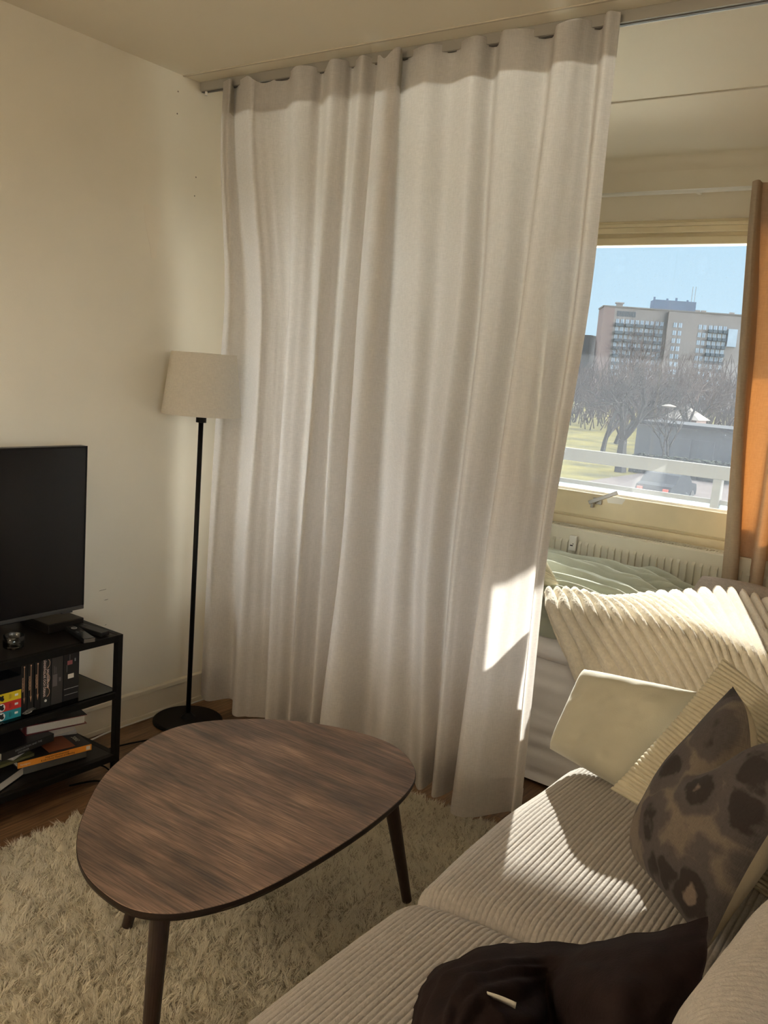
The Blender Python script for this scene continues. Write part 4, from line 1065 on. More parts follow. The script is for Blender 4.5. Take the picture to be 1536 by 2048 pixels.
# television
te = thing('television', 'flat black television standing on the black bench at the left wall', 'television', (0.2, 1.37, 0.53))
X0 = 0.2
TY0, TY1, TZ0, TZ1 = 0.885, 1.853, 0.586, 1.150
MB().box((X0 - 0.035, TY0, TZ0), (X0 - 0.002, TY1, TZ1)).build('tv_body', M['blackplastic'], te, bevel=0.004)
MB().box((X0 - 0.003, TY0 + 0.006, TZ0 + 0.014), (X0 + 0.0005, TY1 - 0.006, TZ1 - 0.006)).build('screen', M['screen'], te)
MB().box((X0 - 0.004, TY0, TZ0), (X0 + 0.003, TY1, TZ0 + 0.013)).build('lower_bezel', M['bezel'], te, bevel=0.002)
bz = MB(); bz.box((X0 - 0.004, TY0, TZ1 - 0.005), (X0 + 0.002, TY1, TZ1)); bz.box((X0 - 0.004, TY1 - 0.005, TZ0 + 0.013), (X0 + 0.002, TY1, TZ1 - 0.005)); bz.box((X0 - 0.004, TY0, TZ0 + 0.013), (X0 + 0.002, TY0 + 0.005, TZ1 - 0.005))
bz.build('bezel', M['blackplastic'], te)
MB().box((X0 - 0.01, TY1 - 0.085, TZ0 - 0.005), (X0 + 0.002, TY1 - 0.045, TZ0)).build('logo_plate', M['bezel'], te)
for y_ in (1.02, 1.42):
    m_ = MB(); m_.obox((X0 + 0.04, y_, 0.559), (0.07, 0, -0.026), (0, 0.008, 0), (0.002, 0, 0.004)); m_.obox((X0 - 0.075, y_, 0.559), (0.07, 0, 0.026), (0, 0.008, 0), (0.002, 0, 0.004))
    m_.build('tv_foot', M['blackplastic'], te)

# black box, remotes, tea light on the bench
bx = MB(); bx.box((0.06, 1.700, 0.5305), (0.225, 1.838, 0.562))
o = bx.build('media_box', M['blackwood'], bevel=0.003); tag(o, 'flat matt black media box behind the remotes on the bench', 'media box')
def remote(name, c, d, L_, W_, T_, label, btn):
    d = Vector(d).normalized(); n_ = Vector((0, 0, 1)).cross(d)
    r_ = thing(name, label, 'remote control', (c[0], c[1], 0.5305))
    m_ = MB(); m_.obox((c[0], c[1], c[2]), d * L_ / 2, n_ * W_ / 2, (0, 0, T_ / 2)); m_.build('remote_body', M['blackplastic'], r_, bevel=0.002)
    if btn:
        m_ = MB(); p = Vector((c[0], c[1], c[2] + T_ / 2)) - d * L_ * 0.28
        pts_ = [p + d * 0.009 * math.cos(a) + n_ * 0.009 * math.sin(a) + Vector((0, 0, 0.0006)) for a in [k * math.pi / 8 for k in range(17)]]
        m_.tube(pts_, 0.0009, 5); m_.build('ring_button', M['greyprint'], r_)
        m_ = MB(); m_.obox(Vector((c[0], c[1], c[2] + 0.0006)) + d * L_ * 0.25, d * L_ * 0.23, n_ * W_ * 0.45, (0, 0, T_ / 2)); m_.build('glossy_end', M['screen'], r_)
        m_ = MB(); m_.obox(Vector((c[0], c[1], c[2])) + d * L_ * 0.502, d * 0.0012, n_ * W_ * 0.45, (0, 0, T_ / 2)); m_.build('chrome_edge', M['steel'], r_)
    for k in range(6):
        m_ = MB(); q_ = Vector((c[0], c[1], c[2] + T_ / 2)) + d * L_ * (-0.05 + 0.045 * (k // 2) - (0 if btn else 0.2)) + n_ * (0.007 if k % 2 else -0.007)
        m_.cyl(q_, q_ + Vector((0, 0, 0.0012)), 0.003, n=8); m_.build('button', M['bezel'], r_)
    return r_
dR = Vector((0.180, -0.025, 0))
remote('remote_control', (0.300, 1.766, 0.5375), (0.18, -0.045, 0), 0.165, 0.040, 0.012, 'slim black remote with a round ring button, nearest the bench edge', True)
remote('remote_control', (0.285, 1.818, 0.5385), (0.19, 0.015, 0), 0.150, 0.036, 0.014, 'plain matt black remote lying behind the one with the ring button', False)
vt = thing('tea_light_holder', 'small ribbed clear glass tea light holder on the black bench top', 'candle holder', (0.272, 1.545, 0.5305))
n = 48
v = []; f = []
profo = [(0.026, 0.0), (0.030, 0.004), (0.032, 0.040), (0.0305, 0.0405), (0.0285, 0.038), (0.027, 0.008), (0.0, 0.007)]
for r_, z_ in profo:
    for i in range(n):
        a = 2 * math.pi * i / n
        rr = r_ + (0.0012 * (1 if i % 2 else -1) if 0.003 < z_ < 0.039 and r_ > 0.029 else 0)
        v.append((0.272 + rr * math.cos(a), 1.545 + rr * math.sin(a), 0.5306 + z_))
for j in range(len(profo) - 1):
    f += [(j * n + i, j * n + (i + 1) % n, (j + 1) * n + (i + 1) % n, (j + 1) * n + i) for i in range(n)]
f.append(tuple(range(n))[::-1])
obj('glass_cup', v, f, M['cupglass'], vt, True)
MB().lathe((0.272, 1.545, 0.5395), [(0.018, 0), (0.0195, 0.001), (0.0195, 0.014), (0.018, 0.0145)], 24).build('tea_light', M['white'], vt)

# ------------------------------------------------------------------ books
BL = thing
def upright(y0, y1, h_, depth, col_, label, cat='book', x1=0.335, name='book', group='books on the glass shelf'):
    b_ = thing(name, label, cat, ((x1 - depth / 2), (y0 + y1) / 2, 0.3105), group)
    m_ = MB(); z0 = 0.3105
    m_.box((x1 - 0.002, y0, z0), (x1, y1, z0 + h_)); m_.box((x1 - depth, y0, z0), (x1 - 0.002, y0 + 0.002, z0 + h_)); m_.box((x1 - depth, y1 - 0.002, z0), (x1 - 0.002, y1, z0 + h_))
    m_.build('cover', C_(col_[0], col_[1], 0.4), b_)
    MB().box((x1 - depth + 0.004, y0 + 0.0021, z0 + 0.003), (x1 - 0.0021, y1 - 0.0021, z0 + h_ - 0.003)).build('pages', M['paper'], b_)
    return b_
up = Vector((0, 0, 1)); ay = Vector((0, 1, 0)); dn = -up
xs = 0.3356
def arrow(b_, y, z0, z1, m_, head=0.006):
    k = MB()
    k.box((xs - 0.0004, y - 0.0007, z0), (xs, y + 0.0007, z1))
    k.add([(xs, y - 0.0035, z0 + 0.018), (xs, y, z0 - 0.004), (xs, y + 0.0035, z0 + 0.018), (xs, y, z0 + 0.012)], [(0, 1, 3), (1, 2, 3)])
    k.cyl((xs - 0.0004, y, z1), (xs + 0.0002, y, z1), 0.0024, n=10)
    k.build('arrow_print', m_, b_)
# right-most dark case with little pictures
b_ = upright(1.684, 1.742, 0.1635, 0.13, ('near_black_cover', (0.012, 0.012, 0.013)), 'near-black case at the right end of the glass shelf with small open-book print', 'book')
MB().box((xs - 0.0004, 1.700, 0.385), (xs, 1.722, 0.400)).build('picture_print', M['paper'], b_)
MB().box((xs - 0.0004, 1.697, 0.432), (xs, 1.716, 0.446)).build('picture_print', C_('dark_red_print', (0.30, 0.09, 0.09)), b_)
for (a_, c_) in (((1.7055, 0.446), (1.7065, 0.466)), ((1.695, 0.408), (1.696, 0.432)), ((1.686, 0.350), (1.740, 0.352)), ((1.688, 0.330), (1.738, 0.3315)), ((1.724, 0.44), (1.7285, 0.45))):
    MB().box((xs - 0.0004, a_[0], a_[1]), (xs, c_[0], c_[1])).build('line_print', M['greyprint'], b_)
b_ = upright(1.640, 1.681, 0.165, 0.13, ('charcoal_photo_cover', (0.040, 0.036, 0.034)), 'charcoal book with a faded grey photo spine, beside the ballad book', 'book')
m_ = MB(); m_.box((xs - 0.0004, 1.644, 0.372), (xs, 1.660, 0.412)); m_.box((xs - 0.0004, 1.666, 0.385), (xs, 1.674, 0.398)); m_.box((xs - 0.0004, 1.648, 0.415), (xs, 1.650, 0.440)); m_.box((xs - 0.0004, 1.654, 0.415), (xs, 1.656, 0.436))
m_.build('picture_print', C_('faded_grey_print', (0.13, 0.11, 0.11)), b_)
b_ = upright(1.602, 1.637, 0.167, 0.135, ('charcoal_cover', (0.022, 0.022, 0.021)), 'thick charcoal book with pale two-line vertical title on its spine', 'book')
text('SÅNGFÅGLAR OCH ORMAR', 0.0115, (xs, 1.6135, 0.408), dn, ay, M['pinkprint'], b_, 'spine_title', sx=0.86, bold=0.0003)
text('BALLADEN OM', 0.0105, (xs, 1.6255, 0.405), dn, ay, M['pinkprint'], b_, 'spine_title', sx=0.86, bold=0.0003)
for cz in (0.455, 0.405, 0.36):
    k = MB(); k.tube([(xs, 1.6195 + 0.013 * math.cos(a), cz + 0.016 * math.sin(a)) for a in np.linspace(-1.3, 1.6, 12)], 0.0008, 5); k.build('curl_print', M['gold'], b_)
MB().cyl((xs - 0.0004, 1.619, 0.332), (xs + 0.0002, 1.619, 0.332), 0.0045, n=12).build('emblem_print', M['whiteprint'], b_)
for (y0, y1, nm, m2, lab) in ((1.580, 1.600, '', M['gold'], 'black paperback with a gold arrow, third of the arrow spines, beside the charcoal book'), (1.556, 1.576, '', M['gold'], 'black paperback with a gold arrow, middle of the three arrow spines'), (1.533, 1.553, 'MOCKINGJAY', M['gold'], 'black paperback with a gold arrow, first of the arrow spines beside the coloured stack')):
    b_ = upright(y0, y1, 0.166, 0.125, ('black_gloss_cover', (0.010, 0.010, 0.010)), lab, 'book')
    arrow(b_, (y0 + y1) / 2, 0.345, 0.462, m2)
    text('HUNGERSPELEN', 0.0075, (xs, y0 + 0.0045, 0.405), dn, ay, M['gold'], b_, 'spine_title', sx=0.85)
# flat stack: black, yellow, red, teal
zc = 0.3105
for (nm, c_, hh, lab, full) in (('teal_cover', (0.02, 0.22, 0.26), 0.0285, 'teal-spined book lying at the bottom of the coloured stack', 'teal'), ('red_cover', (0.52, 0.03, 0.025), 0.0285, 'red-spined book lying between the teal and the yellow one', 'red'), ('yellow_cover', (0.62, 0.46, 0.02), 0.0285, 'yellow-spined book lying on the red one', 'yellow'), ('matt_black_cover', (0.006, 0.006, 0.008), 0.045, 'thick black book lying on top of the yellow one', 'black')):
    y0, y1, x1, dp = 1.335, 1.5265, 0.345, 0.13
    b_ = thing('book', lab, 'book', (x1 - dp / 2, (y0 + y1) / 2, zc), 'books on the glass shelf')
    m_ = MB(); m_.box((x1 - 0.002, y0, zc), (x1, y1, zc + hh)); m_.box((x1 - dp, y0, zc), (x1 - 0.002, y1, zc + 0.0018)); m_.box((x1 - dp, y0, zc + hh - 0.0018), (x1 - 0.002, y1, zc + hh))
    m_.build('cover', C_(nm, c_, 0.35), b_)
    MB().box((x1 - dp + 0.003, y0 + 0.003, zc + 0.0019), (x1 - 0.0021, y1 - 0.003, zc + hh - 0.0019)).build('pages', M['paper'], b_)
    if full != 'black':
        xt = x1 + 0.0004
        m_ = MB(); m_.cyl((xt - 0.0003, 1.4605, zc + hh * 0.5), (xt, 1.4605, zc + hh * 0.5), 0.0125, n=20)
        if full != 'yellow': m_.build('round_print', M['whiteprint'], b_)
        m_ = MB()
        for (dy, dz, r_) in ((-0.004, 0.002, 0.007), (0.003, -0.003, 0.006), (0.004, 0.006, 0.0035), (-0.008, -0.006, 0.004)):
            m_.cyl((xt, 1.4605 + dy, zc + hh * 0.5 + dz), (xt + 0.0004, 1.4605 + dy, zc + hh * 0.5 + dz), r_, n=9)
        m_.build('silhouette_print', M['ink'], b_)
        m_ = MB(); m_.box((xt - 0.0003, 1.4865, zc + 0.007), (xt, 1.4875, zc + hh - 0.006)); m_.box((xt - 0.0003, 1.4905, zc + 0.007), (xt, 1.4915, zc + hh - 0.006)); m_.box((xt - 0.0003, 1.4945, zc + 0.009), (xt, 1.4950, zc + hh - 0.008)); m_.build('small_print', M['ink'], b_)
        m_ = MB(); m_.box((xt - 0.0003, 1.505, zc + hh * 0.42), (xt, 1.516, zc + hh * 0.66)); m_.build('publisher_mark', M['whiteprint'], b_)
    zc += hh + 0.0006
# little wire tangle on the glass shelf
m_ = MB(); r_ = random.Random(5)
for k in range(5):
    pts_ = []
    cx_, cy_ = 0.352 , 1.552
    for a in np.linspace(0, 2 * math.pi * 1.4, 26):
        pts_.append((cx_ - 0.004 + 0.010 * math.cos(a + k) * (0.7 + 0.3 * math.sin(3 * a + k)), cy_ + (0.010 + 0.004 * k) * math.sin(a + 0.5 * k), 0.313 + 0.004 + 0.003 * math.sin(2 * a + k * 1.3) + 0.0012 * k))
    m_.tube(pts_, 0.0006, 5)
o = m_.build('wire_bracelet', M['steel']); tag(o, 'small tangle of thin metal wire before the arrow books on the glass shelf', 'bracelet')

for o_ in list(COL_.objects):
    if o_.parent is None and (o_.get('group') == 'books on the glass shelf' or o_.name.startswith('wire_bracelet')):
        o_.location.z += 0.021

# books piled on the bottom shelf; each lies flat, turned by its own angle
def flat(c, L_, W_, T_, ang, cover, label, spine=None, cov_all=True, group='books piled on the bottom shelf', hard=0.0):
    """L_ along direction ang (deg from +Y toward +X), W_ across; spine on the +side of W (toward camera side)"""
    a = math.radians(ang)
    d = Vector((math.sin(a), math.cos(a), 0)); n_ = Vector((math.cos(a), -math.sin(a), 0))
    b_ = thing('book', label, 'book', c, group)
    C0 = Vector(c)
    m_ = MB()
    m_.obox(C0 + Vector((0, 0, 0.001)), d * L_ / 2, n_ * W_ / 2, (0, 0, 0.001))
    m_.obox(C0 + Vector((0, 0, T_ - 0.001)), d * L_ / 2, n_ * W_ / 2, (0, 0, 0.001))
    if spine == '+W': m_.obox(C0 + n_ * (W_ / 2 - 0.001) + Vector((0, 0, T_ / 2)), d * L_ / 2, n_ * 0.001, (0, 0, T_ / 2))
    elif spine == '-L': m_.obox(C0 - d * (L_ / 2 - 0.001) + Vector((0, 0, T_ / 2)), d * 0.001, n_ * W_ / 2, (0, 0, T_ / 2))
    else: m_.obox(C0 - n_ * (W_ / 2 - 0.001) + Vector((0, 0, T_ / 2)), d * L_ / 2, n_ * 0.001, (0, 0, T_ / 2))
    m_.build('cover', cover, b_)
    q_ = MB()
    q_.obox(C0 + Vector((0, 0, T_ / 2)), d * (L_ / 2 - 0.003 - hard), n_ * (W_ / 2 - 0.003 - hard), (0, 0, T_ / 2 - 0.0021)); q_.build('pages', M['paper'], b_)
    return b_, d, n_, C0
OR = C_('orange_cover', (0.70, 0.26, 0.03)); BK = C_('black_paper_cover', (0.012, 0.012, 0.013), 0.4); RD = C_('dark_red_cloth', (0.16, 0.02, 0.022)); GR = C_('grey_cover', (0.16, 0.155, 0.14)); WH = C_('white_cover', (0.60, 0.57, 0.54)); MR = C_('maroon_cover', (0.05, 0.012, 0.012)); KH = C_('olive_cover', (0.10, 0.10, 0.04)); 
zb = 0.1025
# lowest: black textbook with grey pages
flat((0.235, 1.500, zb), 0.24, 0.17, 0.030, -24, BK, 'black book with grey page edge at the very bottom of the pile', spine='-W')
flat((0.230, 1.690, zb), 0.22, 0.16, 0.040, 8, GR, 'grey paper-covered book under the orange-spined one', spine='+W')
ob, d, n_, C0 = flat((0.255, 1.672, zb + 0.041), 0.248, 0.170, 0.020, 10, BK, 'black book with a bright orange spine lettered in black', spine='+W')
m_ = MB(); m_.obox(C0 + n_ * 0.0857 + Vector((0, 0, 0.010)), d * 0.124, n_ * 0.0008, (0, 0, 0.0101)); m_.build('spine', OR, ob)
sx_ = C0 + n_ * 0.0867 + Vector((0, 0, 0.010))
text('Integrated Developmental', 0.0085, tuple(sx_ + d * 0.005 + Vector((0, 0, 0.0045))), tuple(d), (0, 0, 1), M['ink'], ob, 'spine_title', sx=0.9)
text('& Life-Course Theories of Offending', 0.0085, tuple(sx_ + d * 0.008 - Vector((0, 0, 0.0035))), tuple(d), (0, 0, 1), M['ink'], ob, 'spine_title', sx=0.9)
text('Farrington', 0.0085, tuple(sx_ - d * 0.10), tuple(d), (0, 0, 1), M['label'], ob, 'author_name', sx=0.9)
m_ = MB(); m_.obox(sx_ + d * 0.112, d * 0.007, n_ * 0.0002, (0, 0, 0.0065)); m_.build('publisher_mark', M['label'], ob)
m_ = MB(); m_.obox(C0 + d * 0.03 + Vector((0, 0, 0.0202)), d * 0.045, n_ * 0.070, (0, 0, 0.0004)); m_.build('cover_picture', C_('rust_print', (0.25, 0.07, 0.025)), ob)
text('2005', 0.022, tuple(C0 + d * 0.10 + n_ * 0.02 + Vector((0, 0, 0.0208))), tuple(n_), tuple(-d), M['label'], ob, 'cover_number')
flat((0.150, 1.735, zb + 0.0615), 0.20, 0.15, 0.007, 25, WH, 'white paper book sticking out behind the orange-spined one', spine='-W')
flat((0.235, 1.480, zb + 0.0615), 0.23, 0.16, 0.010, -2, KH, 'olive-spined book lying left of the orange-spined one', spine='+W')
flat((0.200, 1.590, zb + 0.072), 0.22, 0.15, 0.008, -25, WH, 'thin white book fanned out beneath the thick black ones', spine='-W')
kb, d, n_, C0 = flat((0.225, 1.575, zb + 0.0805), 0.20, 0.155, 0.026, -6, BK, 'thick black book with small grey title beneath the red one', spine='+W')
text('DISSOCIATION AND THE', 0.009, tuple(C0 + n_ * 0.0785 + d * 0.0 + Vector((0, 0, 0.018))), tuple(d), (0, 0, 1), M['greyprint'], kb, 'spine_title')
text('DISORDER', 0.009, tuple(C0 + n_ * 0.0785 - d * 0.02 + Vector((0, 0, 0.008))), tuple(d), (0, 0, 1), M['greyprint'], kb, 'spine_title')
mk, d, n_, C0 = flat((0.225, 1.365, zb + 0.0805), 0.21, 0.16, 0.026, 0, MR, 'maroon book lying at the left of the pile', spine='+W')
text('ATTORNEY', 0.008, tuple(C0 + n_ * 0.081 + d * 0.05 + Vector((0, 0, 0.013))), tuple(d), (0, 0, 1), C_('red_print', (0.2, 0.03, 0.03)), mk, 'spine_title')
flat((0.170, 1.715, zb + 0.0690), 0.17, 0.15, 0.037, 4, WH, 'thick white book beneath the red hardback', spine='-W')
rb_, d, n_, C0 = flat((0.200, 1.725, zb + 0.107), 0.205, 0.150, 0.032, 14, RD, 'dark red hardback with cream pages on top of the pile', spine='-L', hard=0.003)
m_ = MB(); m_.obox(C0 + d * 0.02 + Vector((0, 0, 0.0322)), d * 0.082, n_ * 0.0745, (0, 0, 0.0004)); m_.build('cover_picture', C_('dark_picture_print', (0.03, 0.028, 0.026)), rb_)
m_ = MB(); m_.obox(C0 - d * 0.1028 + n_ * 0.03 + Vector((0, 0, 0.015)), d * 0.0004, n_ * 0.012, (0, 0, 0.009)); m_.build('spine_label', M['greyprint'], rb_)

# ------------------------------------------------------------------ cables
def cable(pts_, r_, m_, label, cat='cable', name='power_cable'):
    P = cr1(np.array(pts_), 8)
    o = MB().tube([tuple(p) for p in P], r_, 8).build(name, m_, smooth=True)
    tag(o, label, cat)
cable([(0.06, 1.70, 0.006), (0.055, 1.86, 0.006), (0.05, 2.0, 0.006), (0.034, 2.12, 0.006), (0.032, 2.25, 0.006), (0.034, 2.45, 0.006), (0.04, 2.7, 0.006), (0.05, 2.9, 0.006)], 0.0035, M['white'], 'white cable running along the baseboard behind the lamp', name='white_cable')
cable([(0.09, 1.72, 0.006), (0.13, 1.85, 0.006), (0.15, 1.96, 0.006), (0.17, 2.08, 0.006), (0.20, 2.18, 0.006), (0.19, 2.24, 0.006), (0.175, 2.258, 0.006)], 0.003, M['black'], 'black cable leading from the bench to the foot of the lamp', name='lamp_cable')
cable([(0.30, 1.74, 0.006), (0.32, 1.80, 0.006), (0.345, 1.83, 0.006), (0.40, 1.83, 0.006), (0.44, 1.80, 0.006), (0.50, 1.79, 0.006)], 0.0035, M['black'], 'black cable looping on the floor in front of the bench', name='looped_cable')
cable([(0.16, 1.78, 0.006), (0.24, 1.90, 0.006), (0.31, 1.905, 0.006), (0.37, 1.93, 0.006), (0.45, 2.0, 0.006), (0.55, 2.02, 0.006)], 0.003, M['black'], 'thin black cable on the floor beyond the looped one', name='thin_cable')

# ------------------------------------------------------------------ glowing globe added to fill the room with light, unseen behind the camera
pn = thing('fill_globe', 'round white paper pendant lamp hanging behind the viewpoint', 'lamp', (1.2, -1.25, 2.5))
em = bpy.data.materials.new('fill_glow'); em.use_nodes = True
b_ = em.node_tree.nodes['Principled BSDF']; b_.inputs['Base Color'].default_value = (0.8, 0.75, 0.65, 1)
b_.inputs['Emission Color'].default_value = (1.0, 0.86, 0.68, 1); b_.inputs['Emission Strength'].default_value = FILL_GLOBE_E
m_ = MB(); m_.lathe((1.2, -1.25, 1.95), [(0.22 * math.sin(a), 0.22 * (1 - math.cos(a))) for a in np.linspace(0.15, math.pi - 0.15, 20)], 32)
m_.build('fill_globe_shell', em, pn, smooth=True)
MB().cyl((1.2, -1.25, 2.38), (1.2, -1.25, 2.5), 0.004, n=8).build('cord', M['white'], pn)

# ================================================================== OUTSIDE
GZ = -3.9
M['grass'] = mat('spring_grass', (0.075, 0.066, 0.026), 0.95, nscale=0.35, col2=(0.036, 0.034, 0.020))
M['asphalt'] = mat('pale_asphalt', (0.06, 0.052, 0.050), 0.9, noise=0.15, nscale=0.6)
M['conc'] = mat('facade_concrete', (0.17, 0.155, 0.147), 0.9, noise=0.06, nscale=0.15)
M['gable'] = mat('gable_panels', (0.16, 0.12, 0.11), 0.9, noise=0.06, nscale=0.15)
M['bluebox'] = mat('blue_sheet_metal', (0.085, 0.115, 0.165), 0.6, noise=0.1, nscale=0.3)
M['winblue'] = mat('bluish_window_glass', (0.26, 0.32, 0.38), 0.5, noise=0.1, nscale=0.5)
M['darkrail'] = mat('dark_balcony_front', (0.06, 0.08, 0.095), 0.7, noise=0.1)
M['roofedge'] = mat('pale_roof_edge', (0.12, 0.11, 0.10), 0.7)
M['bark'] = mat('grey_bark', (0.032, 0.030, 0.028), 0.95, noise=0.2, nscale=3)
M['twig'] = mat('reddish_twigs', (0.065, 0.050, 0.044), 0.95, noise=0.2, nscale=3)
M['garage'] = mat('pale_shed_boards', (0.12, 0.125, 0.135), 0.9, noise=0.06, nscale=1, stretch=(3, 3, 0.2))
M['roofgrey'] = mat('grey_roof_felt', (0.04, 0.042, 0.045), 0.8, noise=0.1, nscale=0.6)
M['hedge'] = mat('dark_hedge', (0.02, 0.024, 0.02), 0.95, noise=0.3, nscale=2)
M['carpaint'] = mat('dark_car_paint', (0.02, 0.022, 0.025), 0.8, spec=0.0)
M['taillight'] = mat('red_tail_light', (0.7, 0.05, 0.03), 0.3)
M['balc'] = mat('balcony_concrete', (0.5, 0.48, 0.45), 0.9, noise=0.08, nscale=5)
M['bounceground'] = mat('pale_bounce_ground', (0.78, 0.74, 0.66), 0.9, noise=0.05, nscale=1)
tag(MB().box((-400, 38, GZ - 0.3), (300, 420, GZ)).build('floor_lawn', M['grass']), kind='structure')
tag(MB().box((-60, 6, GZ - 0.3), (80, 37.95, GZ)).build('floor_bounce', M['bounceground']), kind='structure')  # unseen pale ground added to bounce daylight up into the room
tag(MB().box((-16.5, 40, GZ), (10, 58, GZ + 0.03)).build('floor_parking', M['asphalt']), kind='structure')
for k_ in ('grass', 'asphalt', 'conc', 'gable', 'bluebox', 'winblue', 'darkrail', 'roofedge', 'bark', 'twig', 'garage', 'roofgrey', 'hedge', 'bounceground', 'railwhite'):
    if k_ in M: M[k_].node_tree.nodes['Principled BSDF'].inputs['Specular IOR Level'].default_value = 0.0
# own balcony: slab, railing; slab of the balcony above
bs = thing('balcony', 'white metal balcony railing outside the window', 'balcony', (1.2, 5.5, -0.05))
MB().box((-0.6, 4.21, -0.2), (4.6, 5.62, -0.02)).build('balcony_slab', M['balc'], bs)
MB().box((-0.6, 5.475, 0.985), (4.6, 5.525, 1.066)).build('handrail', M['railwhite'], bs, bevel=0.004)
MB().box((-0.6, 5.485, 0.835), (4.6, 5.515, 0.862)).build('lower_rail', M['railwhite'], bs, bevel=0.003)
MB().box((-0.6, 5.497, 0.05), (4.6, 5.503, 0.835)).build('infill_panel', M['railglass'], bs)
for x_ in (-0.2, 1.33, 2.86):
    MB().box((x_ - 0.025, 5.47, -0.02), (x_ + 0.025, 5.53, 0.985)).build('railing_post', M['railwhite'], bs, bevel=0.003)
us = thing('upper_balcony', 'concrete slab of the balcony above, shading the window', 'balcony', (1.2, 4.9, 2.4))
MB().box((-0.8, 4.21, 2.423), (4.8, 5.85, 2.59)).build('slab', M['balc'], us)
tag(MB().box((-3, 4.205, 2.60), (7, 4.5, 3.2)).build('wall_outer', M['balc']), kind='structure')

# distant apartment block (facade runs from A to B)
A = Vector((-110.5, 300, 0)); B = Vector((-52.0, 332, 0))
fx = (B - A).normalized(); fn = Vector((fx.y, -fx.x, 0))   # fn points to the viewer
bd = thing('apartment_block', 'long grey apartment block beyond the trees on the horizon', 'building', (A.x, A.y, GZ))
ZT = 28.8
def fbox(s0, s1, z0, z1, d0, d1, mb_):
    c_ = A + fx * ((s0 + s1) / 2) + fn * ((d0 + d1) / 2); c_.z = (z0 + z1) / 2
    mb_.obox(c_, fx * (s1 - s0) / 2, fn * (d1 - d0) / 2, (0, 0, (z1 - z0) / 2)); return mb_
fbox(-7.6, 62, GZ, ZT, -14, 0, MB()).build('main_walls', M['conc'], bd)
fbox(-7.65, -3.9, GZ, ZT - 0.1, -14.05, 0.12, MB()).build('gable_wall', M['gable'], bd)
fbox(-7.9, 62.3, ZT, ZT + 0.45, -14.3, 0.3, MB()).build('roof_edge', M['roofedge'], bd)
fbox(14.0, 23.2, GZ, ZT - 0.3, 0.0, 1.3, MB()).build('stair_tower', M['conc'], bd)
fbox(9.0, 23.0, ZT + 0.45, ZT + 3.6, -8, -1.0, MB()).build('rooftop_plant_room', M['bluebox'], bd)
vb = MB(); fbox(-2.9, -0.9, ZT + 0.4, ZT + 1.7, -6, -4, vb); fbox(-3.3, -0.5, ZT + 1.7, ZT + 2.1, -6.4, -3.6, vb); vb.build('roof_vent', M['conc'], bd)
for s_, h_ in ((9.6, 1.2), (14, 0.9), (17, 1.3), (20.8, 0.8)):
    fbox(s_ - 0.3, s_ + 0.3, ZT + 3.6, ZT + 3.6 + h_, -5, -4.4, MB()).build('antenna', M['bluebox'], bd)
for s_ in (21.9, 22.9):
    p0 = A + fx * s_ - fn * 4; MB().cyl((p0.x, p0.y, ZT), (p0.x, p0.y, ZT + 9), 0.09, n=6).build('antenna', M['conc'], bd)
for s_ in (24.5, 26.5, 36):
    fbox(s_ - 0.8, s_ + 0.8, ZT + 0.4, ZT + 1.3, -5, -4, MB()).build('roof_vent', M['conc'], bd)
vs = MB()
for k in range(14): fbox(-3.0 + k * 0.46, -2.75 + k * 0.46, ZT - 2.9, ZT - 1.1, 0.0, 0.1, vs)
vs.build('vent_slats', M['darkrail'], bd)
rows_z = [ZT - 5.4 - 2.62 * k for k in range(10)]
nwin = 0
sp_v = MB(); sp_f = MB()
for k, z_ in enumerate(rows_z):
    cols = []
    for i in range(10): cols.append((-3.1 + i * 1.66, 1.0, True))
    cols += [(16.0, 1.1, False), (17.7, 1.1, False)]
    cols += [(24.6, 1.0, False), (26.1, 1.0, False)]
    cols += [(28.0 + i * 1.6, 1.05, True) for i in range(4)]
    for (s_, w2, balc) in cols:
        d0 = 1.3 if 14 < s_ < 23 else 0.0
        if nwin < 96:
            w_o = fbox(s_, s_ + w2, z_, z_ + 1.55, d0, d0 + 0.12, MB()).build('window', M['winblue'], bd); nwin += 1
            fbox(s_ + w2 * 0.46, s_ + w2 * 0.54, z_, z_ + 1.55, d0 + 0.12, d0 + 0.18, MB()).build('window_mullion', M['darkrail'], w_o)
        else:
            fbox(s_, s_ + w2, z_, z_ + 1.55, d0, d0 + 0.12, sp_v)
    bb = MB()
    for i in range(5): fbox(-3.1 + i * 3.32, -0.6 + i * 3.32, z_ - 0.9, z_ + 0.15, 0.0, 1.0, bb)
    bb.build('balcony_row', M['darkrail'], bd)
    bb = MB()
    for i in range(4): fbox(27.9 + i * 1.6, 29.2 + i * 1.6, z_ - 0.9, z_ + 0.15, 0.0, 1.0, bb)
    bb.build('balcony_row', M['darkrail'], bd)
tag(sp_v.build('window', M['winblue'], bd), kind='stuff')
fbox(34.4, 37.4, ZT - 10.5, ZT - 4.6, 0.0, 0.8, MB()).build('glazed_stairwell', M['winblue'], bd)
lowb = thing('low_building', 'low dark brick building left of the apartment block', 'building', (-130, 305, GZ))
MB().box((-160, 306, GZ), (-125, 320, 19.0)).build('walls', M['roofgrey'], lowb)
MB().box((-160.3, 305.7, 19.0), (-124.7, 320.3, 19.5)).build('roof_edge', M['roofgrey'], lowb)

